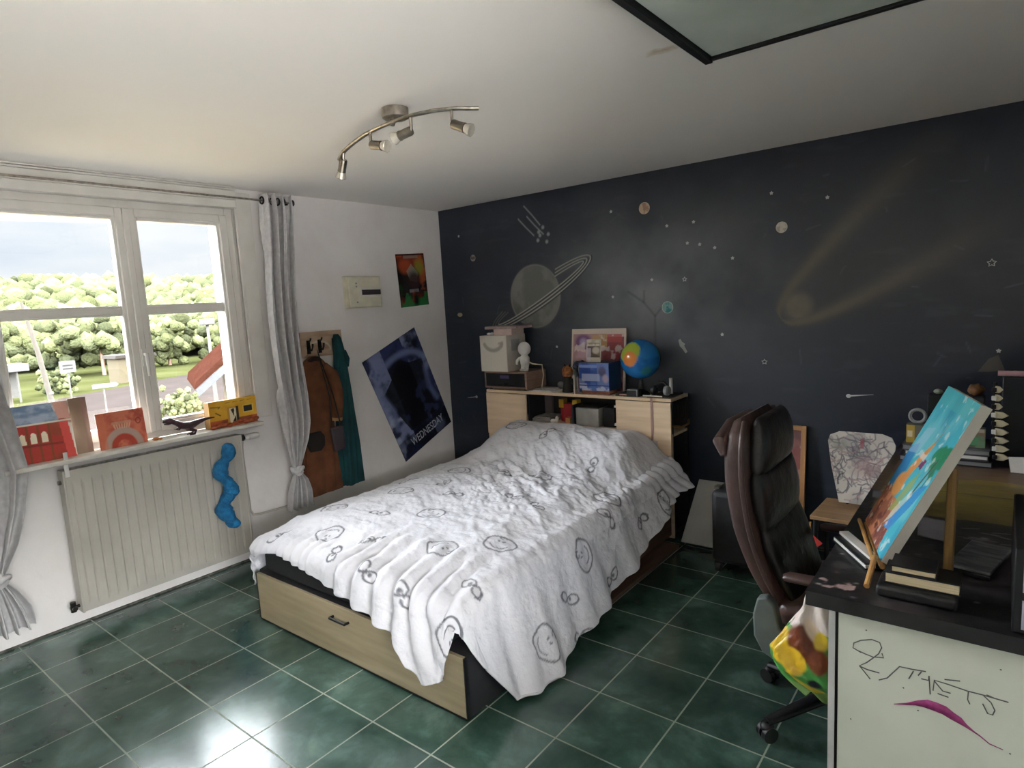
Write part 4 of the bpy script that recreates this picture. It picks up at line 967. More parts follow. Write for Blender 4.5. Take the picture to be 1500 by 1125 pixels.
for x, y, c, nm, h in ((1.545, -.285, '#c9bfb4', 'white marker pen standing left of the blue box', 1.09), (1.565, -.27, '#a88b96', 'pinkish pen standing close beside the blue box', 1.075)):
    m = MB(); m.cyl((x, y, HT), (x, y, h), .0065, n=10); m.cyl((x, y, h), (x, y, h + .012), .0065, .002, n=10); one('marker_pen', m, M('pen_' + nm[:5].strip(), c, .4), nm, 'pen')

# globe
t = thing('globe', 'blue desk globe with green and orange land on the headboard', 'globe', (2.035, -.19, HT))
gm = MB(); NG = 90; MG = 60; V = []; C_ = []; F = []
for i in range(MG + 1):
    for k in range(NG):
        a = PI * i / MG; b = 2 * PI * k / NG; V.append((math.sin(a) * math.cos(b), math.sin(a) * math.sin(b), math.cos(a)))
V = np.array(V)
land = fbm(V[:, 0] * 1.6 + V[:, 2] * 1.1 + 3, V[:, 1] * 1.6 + V[:, 2] * .7 + 7, 9, 5)
G_ = Paint(land, V[:, 2], '#1464a8'); G_.mix(.4 * sstep(.3, .5, fbm(V[:, 0] * 3, V[:, 2] * 3, 4)), '#2a86c4')
c1 = V - np.array([-.22, -.86, .46]); c2 = V - np.array([-.10, -.98, .10]); c3 = V - np.array([.63, -.58, -.52])
wob = .16 * (fbm(V[:, 0] * 5, V[:, 2] * 5 + V[:, 1] * 3, 13, 4) - .5)
G_.mix(sstep(.64, .56, np.linalg.norm(c1 * np.array([1, 1, 1.1]), axis=1) + wob), '#9fb23c'); G_.mix(sstep(.42, .35, np.linalg.norm(c2, axis=1) + wob), '#d2803a'); G_.mix(.8 * sstep(.30, .22, np.linalg.norm(c3, axis=1) + wob), '#2f7a70')
G_.mix(sstep(.56, .60, land) * (V[:, 1] > .1), '#3f8a58')
for i in range(MG):
    for k in range(NG): F.append((i * NG + k, (i + 1) * NG + k, (i + 1) * NG + (k + 1) % NG, i * NG + (k + 1) % NG))
GR = .138; gc = Vector((2.035, -.19, 1.212))
gm.add([tuple(Vector(v) * GR + gc) for v in V.tolist()], F, G_.C)
MT['vcglobe'] = VC('globe_print', .18); build('sphere', gm, 'vcglobe', t, sharp=180)
m = MB(); m.lathe([(0, HT), (.062, HT), (.062, HT + .012), (.045, HT + .024), (.018, HT + .04), (.014, 1.07), (0, 1.07)], (2.035, -.19, 0), 28); build('stand', m, 'black', t)
# dark gadgets right of the globe
t = thing('camera_case', 'small black box gadget with a pale rim in front of the globe', 'gadget', (2.03, -.26, HT))
build('body', MB().bx(1.975, 2.07, -.297, -.258, HT, HT + .055), 'black', t, bevel=.005); build('rim', MB().bx(1.985, 2.06, -.2995, -.297, HT + .045, HT + .052).bx(2.052, 2.06, -.2995, -.297, HT + .006, HT + .045), 'grey', t)
t = thing('headphones', 'black and grey headphones lying on the headboard right of the globe', 'headphones', (2.195, -.2, HT + .0075))
m = MB(); m.tube([(2.195 + .05 * math.cos(a), -.22 + .02 * math.sin(a), HT + .042 + .055 * math.sin(a)) for a in np.linspace(0, PI, 20)], .009, 10); build('band', m, 'black', t)
for x in (2.148, 2.242):
    m = MB(); m.lathe([(.0, -.016), (.03, -.016), (.034, -.006), (.034, .008), (.026, .018), (.0, .018)], (x, -.22, HT + .042), 20, 'x'); build('ear_cup', m, 'grey' if x > 2.2 else 'black', t)
m = MB(); m.cyl((2.225, -.12, HT), (2.225, -.12, HT + .115), .012); one('white_stick', m, 'white', 'upright white stick at the right end of the headboard top', 'stick', bevel=.002)
m = MB(); m.bx(2.125, 2.285, -.29, -.05, HT, HT + .007); m.bx(1.885, 1.95, -.29, -.12, HT, HT + .012); one('dark_folder', m, M('dark_card', '#3b3431', .7), 'flat dark folder under the headphones on the headboard top', 'folder')
for i, (x, y, a, c) in enumerate(((1.99, -.293, .05, '#b98f86'), (2.17, -.294, -.03, '#d9d2c4'))):
    m = MB(); m.cyl((x - .07, y, HT + .0125 if i == 0 else HT + .0125), (x + .07, y + a * .1, HT + .0125), .0048, n=8)
    one('pencil', m, M('pencil_paint' + str(i), c, .5), ('pink pencil lying along the front edge of the headboard below the globe', 'white pencil lying along the front edge near the hanging tag')[i], 'pencil')
t = thing('hanging_tag', 'white tag hanging on a pinkish strap from the headboard top', 'tag', (2.17, -.32, .545))
build('strap', MB().bx(2.163, 2.178, -.3165, -.3145, .668, .962).bx(2.163, 2.178, -.3165, -.27, .9605, .9625), M('pink_ribbon', '#b08f88', .8), t)
build('card', MB().bx(2.122, 2.208, -.321, -.3155, .53, .672), M('tag_card', '#cfc8d0', .7), t, bevel=.003); build('print', MB().bx(2.162, 2.18, -.3218, -.321, .55, .64), M('tag_print', '#a79fb0', .7), t)


# ================================================================== RIGHT HAND SIDE
m = MB(); m.bx(2.375, 2.605, -.012, 0, 0, .475); m.xf(Matrix.Translation((0, -.345, .004)) @ Matrix.Rotation(math.radians(-44), 4, 'X'))
one('white_board', m, M('off_white_laminate', '#c4c4be', .6, col2='#b8b8b1', scale=5), 'plain off-white board leaning on the navy wall between headboard and suitcase', 'board', bevel=.002)
m = MB(); m.tube([(2.38, -.38, .006), (2.45, -.40, .006), (2.53, -.42, .006), (2.60, -.40, .006)], .005, 8)
one('floor_cable', m, 'black', 'black cable lying on the floor at the foot of the leaning white board', 'cable')
# suitcase
t = thing('suitcase', 'black suitcase on small wheels standing behind the office chair', 'suitcase', (2.89, -.54, 0))
m = MB(); m.bx(2.70, 3.085, -.67, -.40, .06, .50); build('shell', m, M('black_nylon', '#1d1d20', .6, col2='#151517', scale=20, bump=.2, bscale=90), t, bevel=.035, seg=4)
build('zip_band', MB().bx(2.697, 3.088, -.55, -.535, .085, .48), 'darkmetal', t)
for x, y in ((2.735, -.64), (3.04, -.64), (2.735, -.43), (3.04, -.43)):
    m = MB(); m.cyl((x - .014, y, .028), (x + .014, y, .028), .028, n=18); m.bx(x - .022, x + .022, y - .012, y + .012, .03, .066); build('wheel', m, 'black', t)
m = MB(); m.tube([(2.83, -.54, .495), (2.83, -.54, .52), (2.95, -.54, .52), (2.95, -.54, .495)], .009, 8); build('carry_handle', m, 'black', t)
m = MB(); m.bx(2.705, 2.735, -.62, -.57, .495, .51); build('corner_cap', m, 'chrome', t)
# leaning picture in a wooden frame
def dusk(X, Z):
    P = Paint(X, Z, '#8d5a52'); P.noise('#a9706a', 7, .4, .6, .8, 3, 1, 3); P.noise('#5b3f45', 8, .5, .7, .7, 9); P.rect(-.3, .3, .40, .55, '#96524f', .5); P.noise('#b99a92', 18, .62, .72, .6, 19); P.rect(-.3, .3, 0, .14, '#7f6f68', .6)
    return P
t = thing('leaning_picture', 'reddish picture in a light wooden frame leaning on the navy wall behind the office chair', 'picture', (2.90, -.10, .07), rot=(-math.radians(6), 0, 0))
fs = slab(.29, .66, .006, .005, dusk, '#7a5a4a'); fs.xf(Matrix.Translation((0, 0, .03))); build('print', fs, 'vcm', t)
m = MB()
for x0, x1, z0, z1 in ((-.175, -.145, 0, .72), (.145, .175, 0, .72), (-.145, .145, .69, .72), (-.145, .145, 0, .03)): m.bx(x0, x1, -.012, .012, z0, z1)
build('frame', m, wood('honey_frame', '#b98a5c', '#a2754a', 'z'), t, bevel=.003)
m = MB(); m.bx(2.70, 3.06, -.16, -.02, 0, .068); one('plank_stack', m, 'browny', 'dark brown planks on the floor carrying the leaning picture', 'planks')

# small wooden chair with a scribbled back
t = thing('scribbled_chair', 'small wooden chair with a white scribbled plywood back by the desk end', 'chair', (3.42, -.50, 0))
def scrib(X, Z):
    P = Paint(X, Z, '#cfc9bf'); P.noise('#b9b2a8', 9, .4, .65, .7, 3); rs = np.random.RandomState(11)
    for k in range(120):
        x, z = rs.uniform(-.13, .13), rs.uniform(.05, .36); a = rs.uniform(0, 6.28); l = rs.uniform(.02, .08); pts = []
        for q in range(5): pts.append((x, z)); a += rs.uniform(-1.1, 1.1); x += l * .4 * math.cos(a); z += l * .4 * math.sin(a)
        P.line(pts, .006, ['#6d6870', '#8a8488', '#4c4852', '#a98f8c'][k % 4], .6, .8)
    P.mix((fbm(X * 9, Z * 9, 8) > .58) * .45, '#7d7a80'); P.poly([(.02, .17), (.11, .14), (.10, .21), (.05, .22)], '#55525f', .6); P.rect(.0, .018, .30, .355, '#a05560', .8); P.disc(-.1, .31, .035, .03, '#8b8a80', .02, .6); P.disc(.03, .20, .06, .05, '#c09a94', .04, .4)
    return P
# outline of the back: wide rounded top, narrowing downward
bo = [(-.09, 0), (.075, 0), (.13, .11), (.158, .24), (.165, .33), (.145, .37), (.10, .385), (-.10, .38), (-.145, .365), (-.155, .33), (-.135, .2)]
nu, nv = 110, 130; XX_, ZZ_ = np.meshgrid(np.linspace(-.17, .17, nu), np.linspace(0, .39, nv), indexing='ij')
zsb = np.linspace(0, .385, nv); lft = np.interp(zsb, [0, .2, .33, .365, .38, .39], [-.09, -.135, -.155, -.145, -.11, -.10]); rgt = np.interp(zsb, [0, .11, .24, .33, .37, .385], [.075, .13, .158, .165, .145, .10])
GX = lft[None] + (rgt - lft)[None] * np.linspace(0, 1, nu)[:, None]; GZ = np.broadcast_to(zsb[None], GX.shape)
bend = -.05 * (1 - (GX / .17) ** 2) * 0 + .02 * (GX / .17) ** 2
fc = scrib(GX, GZ).C
m = MB(); m.grid(np.stack([GX, -bend, GZ], -1), fc); m.grid(np.stack([GX[::-1], -bend[::-1] + .012, GZ[::-1]], -1), np.full(GX.shape + (3,), .6))
k1 = nu * nv
ed = [i * nv for i in range(nu)] + [(nu - 1) * nv + j for j in range(1, nv)] + [i * nv + nv - 1 for i in range(nu - 2, -1, -1)] + [j for j in range(nv - 2, 0, -1)]
mapb = lambda v: k1 + (nu - 1 - v // nv) * nv + v % nv
for a, b in zip(ed, ed[1:] + ed[:1]): m.F.append((a, b, mapb(b), mapb(a)))
SCX, SCY = 3.415, -.50
m.xf(Matrix.Translation((SCX + .02, SCY + .02, .475)) @ Matrix.Rotation(math.radians(-9), 4, 'X')); build('backrest', m, 'vcm', t)
m = MB(); m.prism([(SCX - .17, SCY - .19), (SCX + .17, SCY - .19), (SCX + .16, SCY + .16), (SCX - .16, SCY + .16)], 'z', .425, .447); build('seat', m, wood('pale_ply', '#b2916c', '#95734f', 'x'), t, bevel=.004)
for x in (-.145, .145):
    for y in (-.165, .13): build('leg', MB().cyl((SCX + x, SCY + y, .425), (SCX + x * 1.1, SCY + y * 1.1, 0), .014, .012), 'black', t)
for x in (-.045, .045): build('back_post', MB().tube([(SCX + x, SCY + .10, .44), (SCX + x + .01, SCY + .085, .50), (SCX + x + .02, SCY + .088, .62)], .009, 8), 'black', t)
t = thing('red_pennant', 'small red cloth tag on a thin stick below the scribbled chair seat', 'tag', (3.26, -.715, .005))
build('stick', MB().cyl((3.255, -.715, .0), (3.255, -.715, .42), .005, n=8), 'pine', t)
build('cloth', MB().prism([(3.258, .36), (3.315, .315), (3.262, .265)], 'y', -.722, -.718), M('red_cloth', '#c2382f', .8), t)

# desk
t = thing('desk', 'long paint-stained black desk with a pale scribbled end panel', 'desk', (4.0, -1.3, 0))
DX0, DX1, DY0, DY1, DZ1 = 3.602, 4.45, -2.305, -.22, .785
nx_, ny_ = 150, 360
X, Y = np.meshgrid(np.linspace(DX0 + .001, DX1 - .001, nx_), np.linspace(DY0 + .001, DY1 - .001, ny_), indexing='ij')
P = Paint(X, Y, '#242324'); P.noise('#494146', 6, .45, .7, .85, 3); P.noise('#5d5654', 14, .55, .72, .6, 7); P.noise('#151416', 4, .5, .7, .7, 12)
yy = Y + .09 * (fbm(X * 6, Y * 6, 3) - .5)
for y0, y1, c, a in ((-1.47, -1.12, '#857430', .95), (-1.12, -.90, '#978236', .9), (-.90, -.70, '#7d6046', .9), (-.70, -.5, '#6d574a', .8)): P.mix((yy > y0) * (yy < y1) * (X > 3.64) * a * (.6 + .4 * sstep(.35, .6, fbm(X * 3, Y * 14, 21, 5))), c)
P.mix((yy > -1.2) * (X < 3.75) * .6 * (yy < -.55), '#5b4526')
for y in (-1.47, -1.12): P.line([(3.64, y), (4.45, y)], .010, '#131214', .5, .9)
rs = np.random.RandomState(8)
for k in range(26): P.disc(rs.uniform(3.62, 4.05), rs.uniform(-2.29, -1.6), rs.uniform(.004, .012), rs.uniform(.003, .008), ['#b9b0ac', '#8d8783', '#7d5a58', '#5f7d6c'][k % 4], .004, .7)
for k in range(14):
    x, y = rs.uniform(3.93, 4.06), rs.uniform(-1.75, -1.55); a = rs.uniform(-.5, .5); P.line([(x, y), (x + .05 * math.cos(a), y + .05 * math.sin(a))], .006, '#a6a3a0', .6, .6)
P.mix((np.hypot((X - 3.66) / 1.6, Y + 2.22) < .035) * sstep(.45, .6, fbm(X * 40, Y * 40, 4)), '#b59a96')
m = MB(); m.bx(DX0, DX1, DY0, DY1, .742, DZ1 - .0004, '#252324'); m.grid(np.stack([X, Y, np.full_like(X, DZ1)], -1), P.C)
MT['vcdesk'] = VC('painted_desk_top', .38, bump=.35, bscale=26, bdist=.004)
build('desk_top', m, 'vcdesk', t)
EP = M('pale_laminate', '#d6dbcc', .5, col2='#cdd2c2', scale=4)
ep = build('end_panel', MB().bx(3.682, 4.44, -2.272, -2.25, .0, .742), EP, t, bevel=.001)
build('edge_strip', MB().bx(3.657, 3.674, -2.274, -2.25, 0, .742), M('white_edge', '#c4c5c3', .45), ep); build('dark_strip', MB().bx(3.674, 3.682, -2.270, -2.25, 0, .742), 'darkmetal', ep)  # dark strip between the white edge and the end panel
build('rear_leg_panel', MB().bx(3.66, 4.44, -.30, -.278, 0, .742), EP, t); build('modesty_panel', MB().bx(4.42, 4.44, -2.25, -.30, .25, .742), EP, t)
STROKES = [[(3.74, .622), (3.72, .630), (3.722, .645), (3.739, .658), (3.766, .669), (3.785, .666), (3.79, .652), (3.783, .632), (3.772, .618), (3.751, .621), (3.734, .625)],
           [(3.772, .619), (3.795, .624), (3.791, .636)], [(3.772, .618), (3.755, .597), (3.737, .581), (3.764, .55)], [(3.737, .58), (3.756, .576), (3.786, .576)],
           [(3.785, .555), (3.805, .568), (3.833, .611), (3.862, .613), (3.893, .617)], [(3.865, .609), (3.855, .583)], [(3.883, .613), (3.876, .6)], [(3.883, .593), (3.899, .594), (3.9, .608), (3.904, .556)],
           [(3.91, .569), (3.912, .599), (3.941, .598), (3.984, .594), (4.015, .595), (4.066, .594)], [(3.912, .597), (3.931, .575), (3.948, .575)], [(3.92, .564), (3.944, .562)], [(3.934, .609), (3.967, .616)],
           [(3.985, .593), (3.984, .571), (3.989, .56)], [(4.015, .595), (4.032, .58), (4.04, .562), (4.036, .548), (4.026, .548), (4.015, .571)], [(4.022, .598), (4.037, .595)]]
PG = M('pencil_grey', '#5c5c5a', .7)
for part in (STROKES[:4], STROKES[4:8], STROKES[8:]):
    m = MB()
    for s in part: m.tube([(x, -2.2723, z) for x, z in s], .0016, 6, flat=1)
    build('scribble', m, PG, ep)
m = MB()
for x, z in ((3.752, .692), (4.048, .675), (3.843, .552), (3.717, .41), (3.878, .499), (4.074, .457)): m.ball((x, -2.2722, z), (.0022, .001, .0018), 8, 5)
build('ink_spots', m, PG, ep)
m = MB(); mg = [(3.822, .497), (3.85, .508), (3.874, .52), (3.895, .526), (3.916, .525), (3.936, .522), (3.953, .513), (3.97, .506), (3.983, .497), (4.0, .487), (4.013, .48), (4.032, .467), (4.06, .462)]
hw = [.001, .0035, .008, .0125, .013, .0125, .0105, .009, .0045, .002, .0016, .0014, .0008]
G = np.zeros((len(mg), 2, 3)); G[:, 0] = [(x - .3 * h, -2.2726, z - h) for (x, z), h in zip(mg, hw)]; G[:, 1] = [(x + .3 * h, -2.2726, z + h) for (x, z), h in zip(mg, hw)]; m.grid(G)
build('magenta_smear', m, M('magenta_paint', '#8a2a66', .5, col2='#a8437f', scale=60), ep, solid=.0006)

# office chair -----------------------------------------------------------
t = thing('office_chair', 'brown leather high-backed office chair pulled up to the desk', 'office chair', (3.55, -1.69, 0))
CX, CY = 3.55, -1.69
def loft(secs, n=36, ex=.55):
    """secs: (x, z, half width in y, half thickness, tilt) rounded box sections stacked upward"""
    a = np.linspace(0, 2 * PI, n, endpoint=False); G = np.zeros((n, len(secs), 3))
    for j, (x, z, hw, ht, tl) in enumerate(secs):
        c = np.sign(np.cos(a)) * np.abs(np.cos(a)) ** ex; s = np.sign(np.sin(a)) * np.abs(np.sin(a)) ** ex
        G[:, j, 0] = x + c * ht * math.cos(tl); G[:, j, 1] = CY + s * hw; G[:, j, 2] = z - c * ht * math.sin(tl)
    mb = MB().grid(G, wrap=True); L_ = len(secs); mb.F.append(tuple(i * L_ for i in range(n))); mb.F.append(tuple(i * L_ + L_ - 1 for i in range(n))[::-1])
    return mb
def curve(ctrl, n):
    c = np.array(ctrl, float); tpar = np.linspace(0, len(c) - 1, n); return np.stack([np.interp(tpar, range(len(c)), c[:, i]) for i in range(c.shape[1])], 1)
def smooth(A, k=5):
    for _ in range(k): B = A.copy(); B[1:-1] = (A[:-2] + A[1:-1] * 2 + A[2:]) / 4; A = B
    return A
shell = smooth(curve([(3.415, .50, .22, .046, .35), (3.355, .62, .25, .052, .32), (3.305, .78, .265, .056, .2), (3.278, .95, .26, .056, .05), (3.270, 1.06, .245, .054, -.15), (3.268, 1.13, .22, .046, -.3), (3.262, 1.178, .17, .026, -.5)], 40))
build('rear_shell', loft([tuple(r) for r in shell]), 'leather', t, sharp=70)
def cushion(z0, z1, hw0, hw1, th):
    rows = []
    for k in range(17):
        s = k / 16; z = z0 + (z1 - z0) * s; x = float(np.interp(z, shell[:, 1], shell[:, 0])); tl = float(np.interp(z, shell[:, 1], shell[:, 4]))
        b = math.sin(PI * min(1, max(0, s))) ** .38; rows.append((x + .050 + th * .30, z, (hw0 + (hw1 - hw0) * s) * (.9 + .1 * b), max(.006, th * b), tl))
    return loft(rows, ex=.6)
build('lumbar_cushion', cushion(.505, .80, .21, .235, .046), 'leatherdark', t, sharp=80); build('back_cushion', cushion(.775, 1.0, .235, .232, .044), 'leatherdark', t, sharp=80); build('headrest', cushion(.975, 1.185, .228, .165, .050), 'leatherdark', t, sharp=80)
m = MB()
for s in (-1, 1):
    pts = [(float(r[0]) + .028, CY + s * float(r[2]) * 1.0, float(r[1])) for r in shell[2:-1:2]]; m.tube(pts, .010, 10)
top = [(3.275, CY + .20 * math.cos(a), 1.12 + .055 * math.sin(a)) for a in np.linspace(0, PI, 18)]; m.tube(top, .011, 10); build('piping', m, 'leather', t)
m = MB(); m.tube([(3.235, CY - .235, 1.055), (3.215, CY - .22, 1.10), (3.22, CY - .10, 1.14), (3.22, CY + .10, 1.14), (3.215, CY + .2, 1.10)], [.012, .026, .03, .03, .02], 12); build('top_roll', m, 'leather', t)
st_ = [(3.63, .43, .20, .24, 0), (3.63, .45, .235, .262, 0), (3.63, .49, .25, .27, 0), (3.63, .525, .245, .265, 0), (3.63, .545, .215, .23, 0)]
build('seat', loft(st_, 40, .5), 'leather', t, sharp=60)
for s in (-1, 1):
    y = CY + s * .275; m = MB()
    arm_o = [(3.368, .565), (3.352, .50), (3.355, .42), (3.385, .365), (3.445, .335), (3.51, .36), (3.575, .44), (3.625, .53), (3.655, .60), (3.655, .645)]
    arm_i = [(3.575, .645), (3.57, .61), (3.53, .545), (3.49, .475), (3.465, .445), (3.445, .47), (3.435, .52), (3.425, .555), (3.40, .575)]
    m.prism(arm_o + arm_i, 'y', y - .022, y + .022); build('arm_loop', m, 'armgrey', t, bevel=.008, seg=3)
    m = MB(); m.tube([(3.455, y, .655), (3.47, y, .66), (3.60, y, .662), (3.70, y, .655), (3.72, y, .645)], [.018, .026, .028, .026, .014], 14, flat=.62); build('arm_pad', m, 'leather', t)
    m = MB(); m.bx(3.40, 3.46, min(y, y - s * .09), max(y, y - s * .09), .40, .43); build('arm_bracket', m, 'black', t)
m = MB(); m.cyl((CX + .05, CY, .12), (CX + .05, CY, .30), .028); m.cyl((CX + .05, CY, .28), (CX + .05, CY, .42), .020); m.bx(CX - .05, CX + .20, CY - .10, CY + .10, .40, .43); build('gas_column', m, 'black', t)
bc = (CX + .045, CY); a0 = math.atan2(-1.956 - bc[1], 3.376 - bc[0])
for k in range(5):
    a = a0 + k * 2 * PI / 5; dx_, dy_ = math.cos(a), math.sin(a); L_ = .325
    m = MB(); m.tube([(bc[0] + dx_ * .02, bc[1] + dy_ * .02, .125), (bc[0] + dx_ * .12, bc[1] + dy_ * .12, .115), (bc[0] + dx_ * .26, bc[1] + dy_ * .26, .085), (bc[0] + dx_ * L_, bc[1] + dy_ * L_, .072)], [.034, .030, .024, .02], 12, flat=.7); lg = build('star_leg', m, 'black', t)
    cx_, cy_ = bc[0] + dx_ * L_, bc[1] + dy_ * L_; m = MB()
    for o_s in (-.016, .016): m.cyl((cx_ - dy_ * (o_s - .01), cy_ + dx_ * (o_s - .01), .029), (cx_ - dy_ * (o_s + .01), cy_ + dx_ * (o_s + .01), .029), .029, n=20)
    m.ball((cx_, cy_, .05), (.026, .026, .02), 12, 8); m.cyl((cx_, cy_, .05), (cx_, cy_, .076), .008); build('castor', m, 'black', lg)
# things on the seat
m = MB(); m.bx(3.535, 3.70, -1.56, -1.46, .5475, .592); one('grey_brown_case', m, M('grey_brown_felt', '#6d6656', .9, col2='#5a5446', scale=20), 'grey brown soft case lying on the office chair seat', 'case', bevel=.018, seg=3)
m = MB(); m.bx(3.50, 3.66, -1.70, -1.58, .5475, .575); one('taupe_pouch', m, M('taupe_felt', '#5c5349', .9), 'flat taupe pouch on the office chair seat nearest the arm rest', 'pouch', bevel=.01, seg=3)
# colourful plastic bag hanging from the armrest
n_, k_ = 160, 110; a = np.linspace(0, 2 * PI, n_, endpoint=False); G = np.zeros((n_, k_, 3)); zb = np.linspace(.66, .315, k_)
for j, z in enumerate(zb):
    s = j / (k_ - 1); hx = np.interp(s, [0, .15, .35, .6, .85, 1], [.055, .06, .09, .125, .11, .05]); hy = np.interp(s, [0, .2, .5, .8, 1], [.012, .02, .045, .05, .02]); cx = np.interp(s, [0, .4, .7, 1], [3.605, 3.575, 3.555, 3.60])
    wr = 1 + .14 * (fbm(np.cos(a) * 3 + 5, np.sin(a) * 3 + z * 14, 6) - .5) * 2; G[:, j, 0] = cx + hx * np.cos(a) * wr; G[:, j, 1] = -2.06 + hy * np.sin(a) * wr + .008 * np.sin(a * 5 + z * 40); G[:, j, 2] = z + .012 * np.cos(a * 3) * s
P = Paint(G[..., 0], G[..., 2], '#4f9a4a'); P.mix((P.Y > .545) * 1., '#d3c6bd'); P.disc(3.475, .475, .04, .06, '#d0ac24', .006); P.disc(3.55, .505, .055, .06, '#6b3317', .008); P.disc(3.575, .545, .018, .045, '#d9c4a8', .005, .9, .6); P.disc(3.52, .435, .04, .045, '#d8b02c', .005); P.disc(3.60, .52, .022, .03, '#d2b42e', .005); P.disc(3.595, .455, .03, .04, '#8d4a2a', .006)
P.line([(3.50, .388), (3.56, .36), (3.64, .33)], .016, '#d0b53a', .4); P.mix((P.Y < .345) * 1., '#7da35a'); P.disc(3.585, .375, .022, .014, '#30323a', .004); P.noise('#3c7a36', 12, .6, .7, .4, 4)
m = MB().grid(G, P.C, wrap=True); m.F.append(tuple(i * k_ for i in range(n_))); m.F.append(tuple(i * k_ + k_ - 1 for i in range(n_))[::-1])
MT['vcbag'] = VC('printed_plastic', .35, bump=.5, bscale=30, bdist=.008); one('plastic_bag', m, 'vcbag', 'colourful green, yellow and brown plastic bag hanging below the desk edge by the chair', 'bag', sharp=60)

# ------------------------------------------------------------------ things on the desk
TD = DZ1 + .0006
# table easel with the canvas
t = thing('table_easel', 'small wooden table easel holding the turquoise canvas on the desk', 'easel', (3.84, -2.05, TD))
E1 = Vector((-.262, .965, 0)).normalized(); E2 = Vector((.45, 0, .893)); E2 = (E2 - E1 * E1.dot(E2)).normalized(); EN = -E1.cross(E2)
CB = Vector((3.7135, -1.925, .831)); CM = Matrix((( -E1.x, -EN.x, E2.x, CB.x), (-E1.y, -EN.y, E2.y, CB.y), (-E1.z, -EN.z, E2.z, CB.z), (0, 0, 0, 1)))
cp = lambda a, b, c=0: CB - E1 * a - EN * c + E2 * b          # a along the face from far to near, b up the face, c behind it
m = MB(); m.tube([cp(-.19, -.012, -.014), cp(.18, -.012, -.014)], .0065, 8); m.tube([cp(-.19, -.013, .012), cp(.18, -.013, .012)], .009, 8); build('ledge', m, 'pine', t)
build('front_peg', MB().tube([tuple(cp(.165, .0, -.015)), (3.742, -2.213, TD + .009)], .008, 8), 'pine', t)
build('back_leg', MB().tube([tuple(cp(.13, .33, .042)), (3.921, -2.045, TD + .012)], .013, 8), 'pinebrown', t)
for a in (-.13, .12): build('mast', MB().tube([tuple(cp(a, -.02, .040)), tuple(cp(a * .5, .36, .040))], .009, 8), 'pine', t)
build('foot', MB().tube([tuple(cp(-.19, -.01, .03)), (3.68, -1.76, TD + .01)], .010, 8), 'pine', t)
def beach(X, Z):
    P = Paint(X, Z, '#43b4c6'); P.noise('#2b8fae', 6, .45, .7, .7, 3, 1.6, .7, 5); P.noise('#7fd0d6', 9, .55, .75, .6, 9, 1.5, .6)
    P.mix((Z > .47) * .5, '#56bcbc')
    P.poly([(-.18, .24), (-.18, .30), (-.11, .33), (-.09, .24), (-.12, .17), (-.18, .14)], '#2f86c8', .9)
    P.poly([(-.18, .28), (-.13, .38), (-.05, .40), (-.08, .3)], '#a9cfe0', .5)
    w = .01 * (fbm(X * 30, Z * 30, 5) - .5)
    P.poly([(-.18, 0), (.10, 0), (.06, .07), (-.02, .13), (-.10, .17), (-.18, .15)], '#a5654a'); P.mix((Z < .15) * (X < .08) * sstep(.45, .6, fbm(X * 22, Z * 22, 3)), '#d28a63'); P.mix((Z < .1) * (X < .1) * sstep(.55, .65, fbm(X * 30, Z * 30, 14)), '#7b4038')
    P.disc(-.075, .185, .05, .042, '#e3a055', .008); P.poly([(-.09, .19), (-.04, .19), (.0, .29), (.03, .36), (.02, .37), (-.03, .31), (-.07, .25)], '#e0954f'); P.poly([(.015, .35), (.035, .41), (.045, .43), (.03, .37)], '#b07f5a')
    P.poly([(.0, .275), (.035, .27), (.045, .305), (.015, .305)], '#7b2a5e')
    P.poly([(-.03, .10), (.02, .12), (.06, .22), (.05, .27), (.01, .22)], '#9fae5c', .8); P.poly([(.02, .06), (.08, .07), (.14, .18), (.17, .26), (.12, .24), (.06, .15)], '#2f8fd0', .9); P.poly([(-.0, .06), (.04, .10), (.10, .2), (.08, .22), (.02, .13)], '#c9dccd', .6)
    for x, z in ((.14, .355), (.16, .33), (.11, .325), (.135, .30), (.165, .365), (.095, .345)): P.disc(x, z, .034, .02, '#1f8558', .006, .95, x * 40)
    P.line([(.13, .33), (.105, .26), (.085, .20)], .010, '#4c5a4e', .5); P.line([(.145, .31), (.13, .24)], .006, '#3d6a58', .5)
    P.noise('#f0f2ea', 26, .66, .74, .5, 41)
    return P
cv = slab(.363, .525, .028, .0032, beach, '#bdb9ae'); cv.xf(Matrix.Translation((0, .014, 0))); cv.xf(CM)
one('canvas_painting', cv, 'vcm', 'turquoise painted canvas of a beach with a palm leaning on the small easel', 'painting')

# things beside the easel
one('black_case', MB().bx(3.768, 3.955, -2.245, -2.13, TD, TD + .034), M('black_leatherette', '#19191b', .4), 'black leatherette case at the bottom of the book pile under the easel', 'case', bevel=.010, seg=3)
for i, (x0, x1, z0, z1, lb) in enumerate(((3.785, 3.958, TD + .0345, TD + .068, 'cream paged notebook in the middle of the pile under the easel'), (3.80, 3.905, TD + .0685, TD + .09, 'short cream paged notebook on top of the pile under the easel'))):
    t = thing('notebook', lb, 'notebook', ((x0 + x1) / 2, -2.17, z0))
    build('pages', MB().bx(x0 + .004, x1 - .002, -2.218, -2.131, z0 + .004, z1 - .004), 'cream', t); build('cover', MB().bx(x0, x1, -2.221, -2.128, z0, z0 + .0038).bx(x0, x1, -2.221, -2.128, z1 - .0038, z1), 'black', t)
t = thing('open_notebook', 'slim black notebook with bright white page edges left of the easel', 'notebook', (3.672, -1.95, TD), rot=(0, 0, math.radians(33)))
build('pages', MB().bx(-.030, .0, -.13, .10, .004, .013), 'paper', t); build('cover', MB().bx(-.033, .028, -.132, .102, 0, .0038).bx(-.028, .028, -.125, .102, .0132, .017), 'black', t)
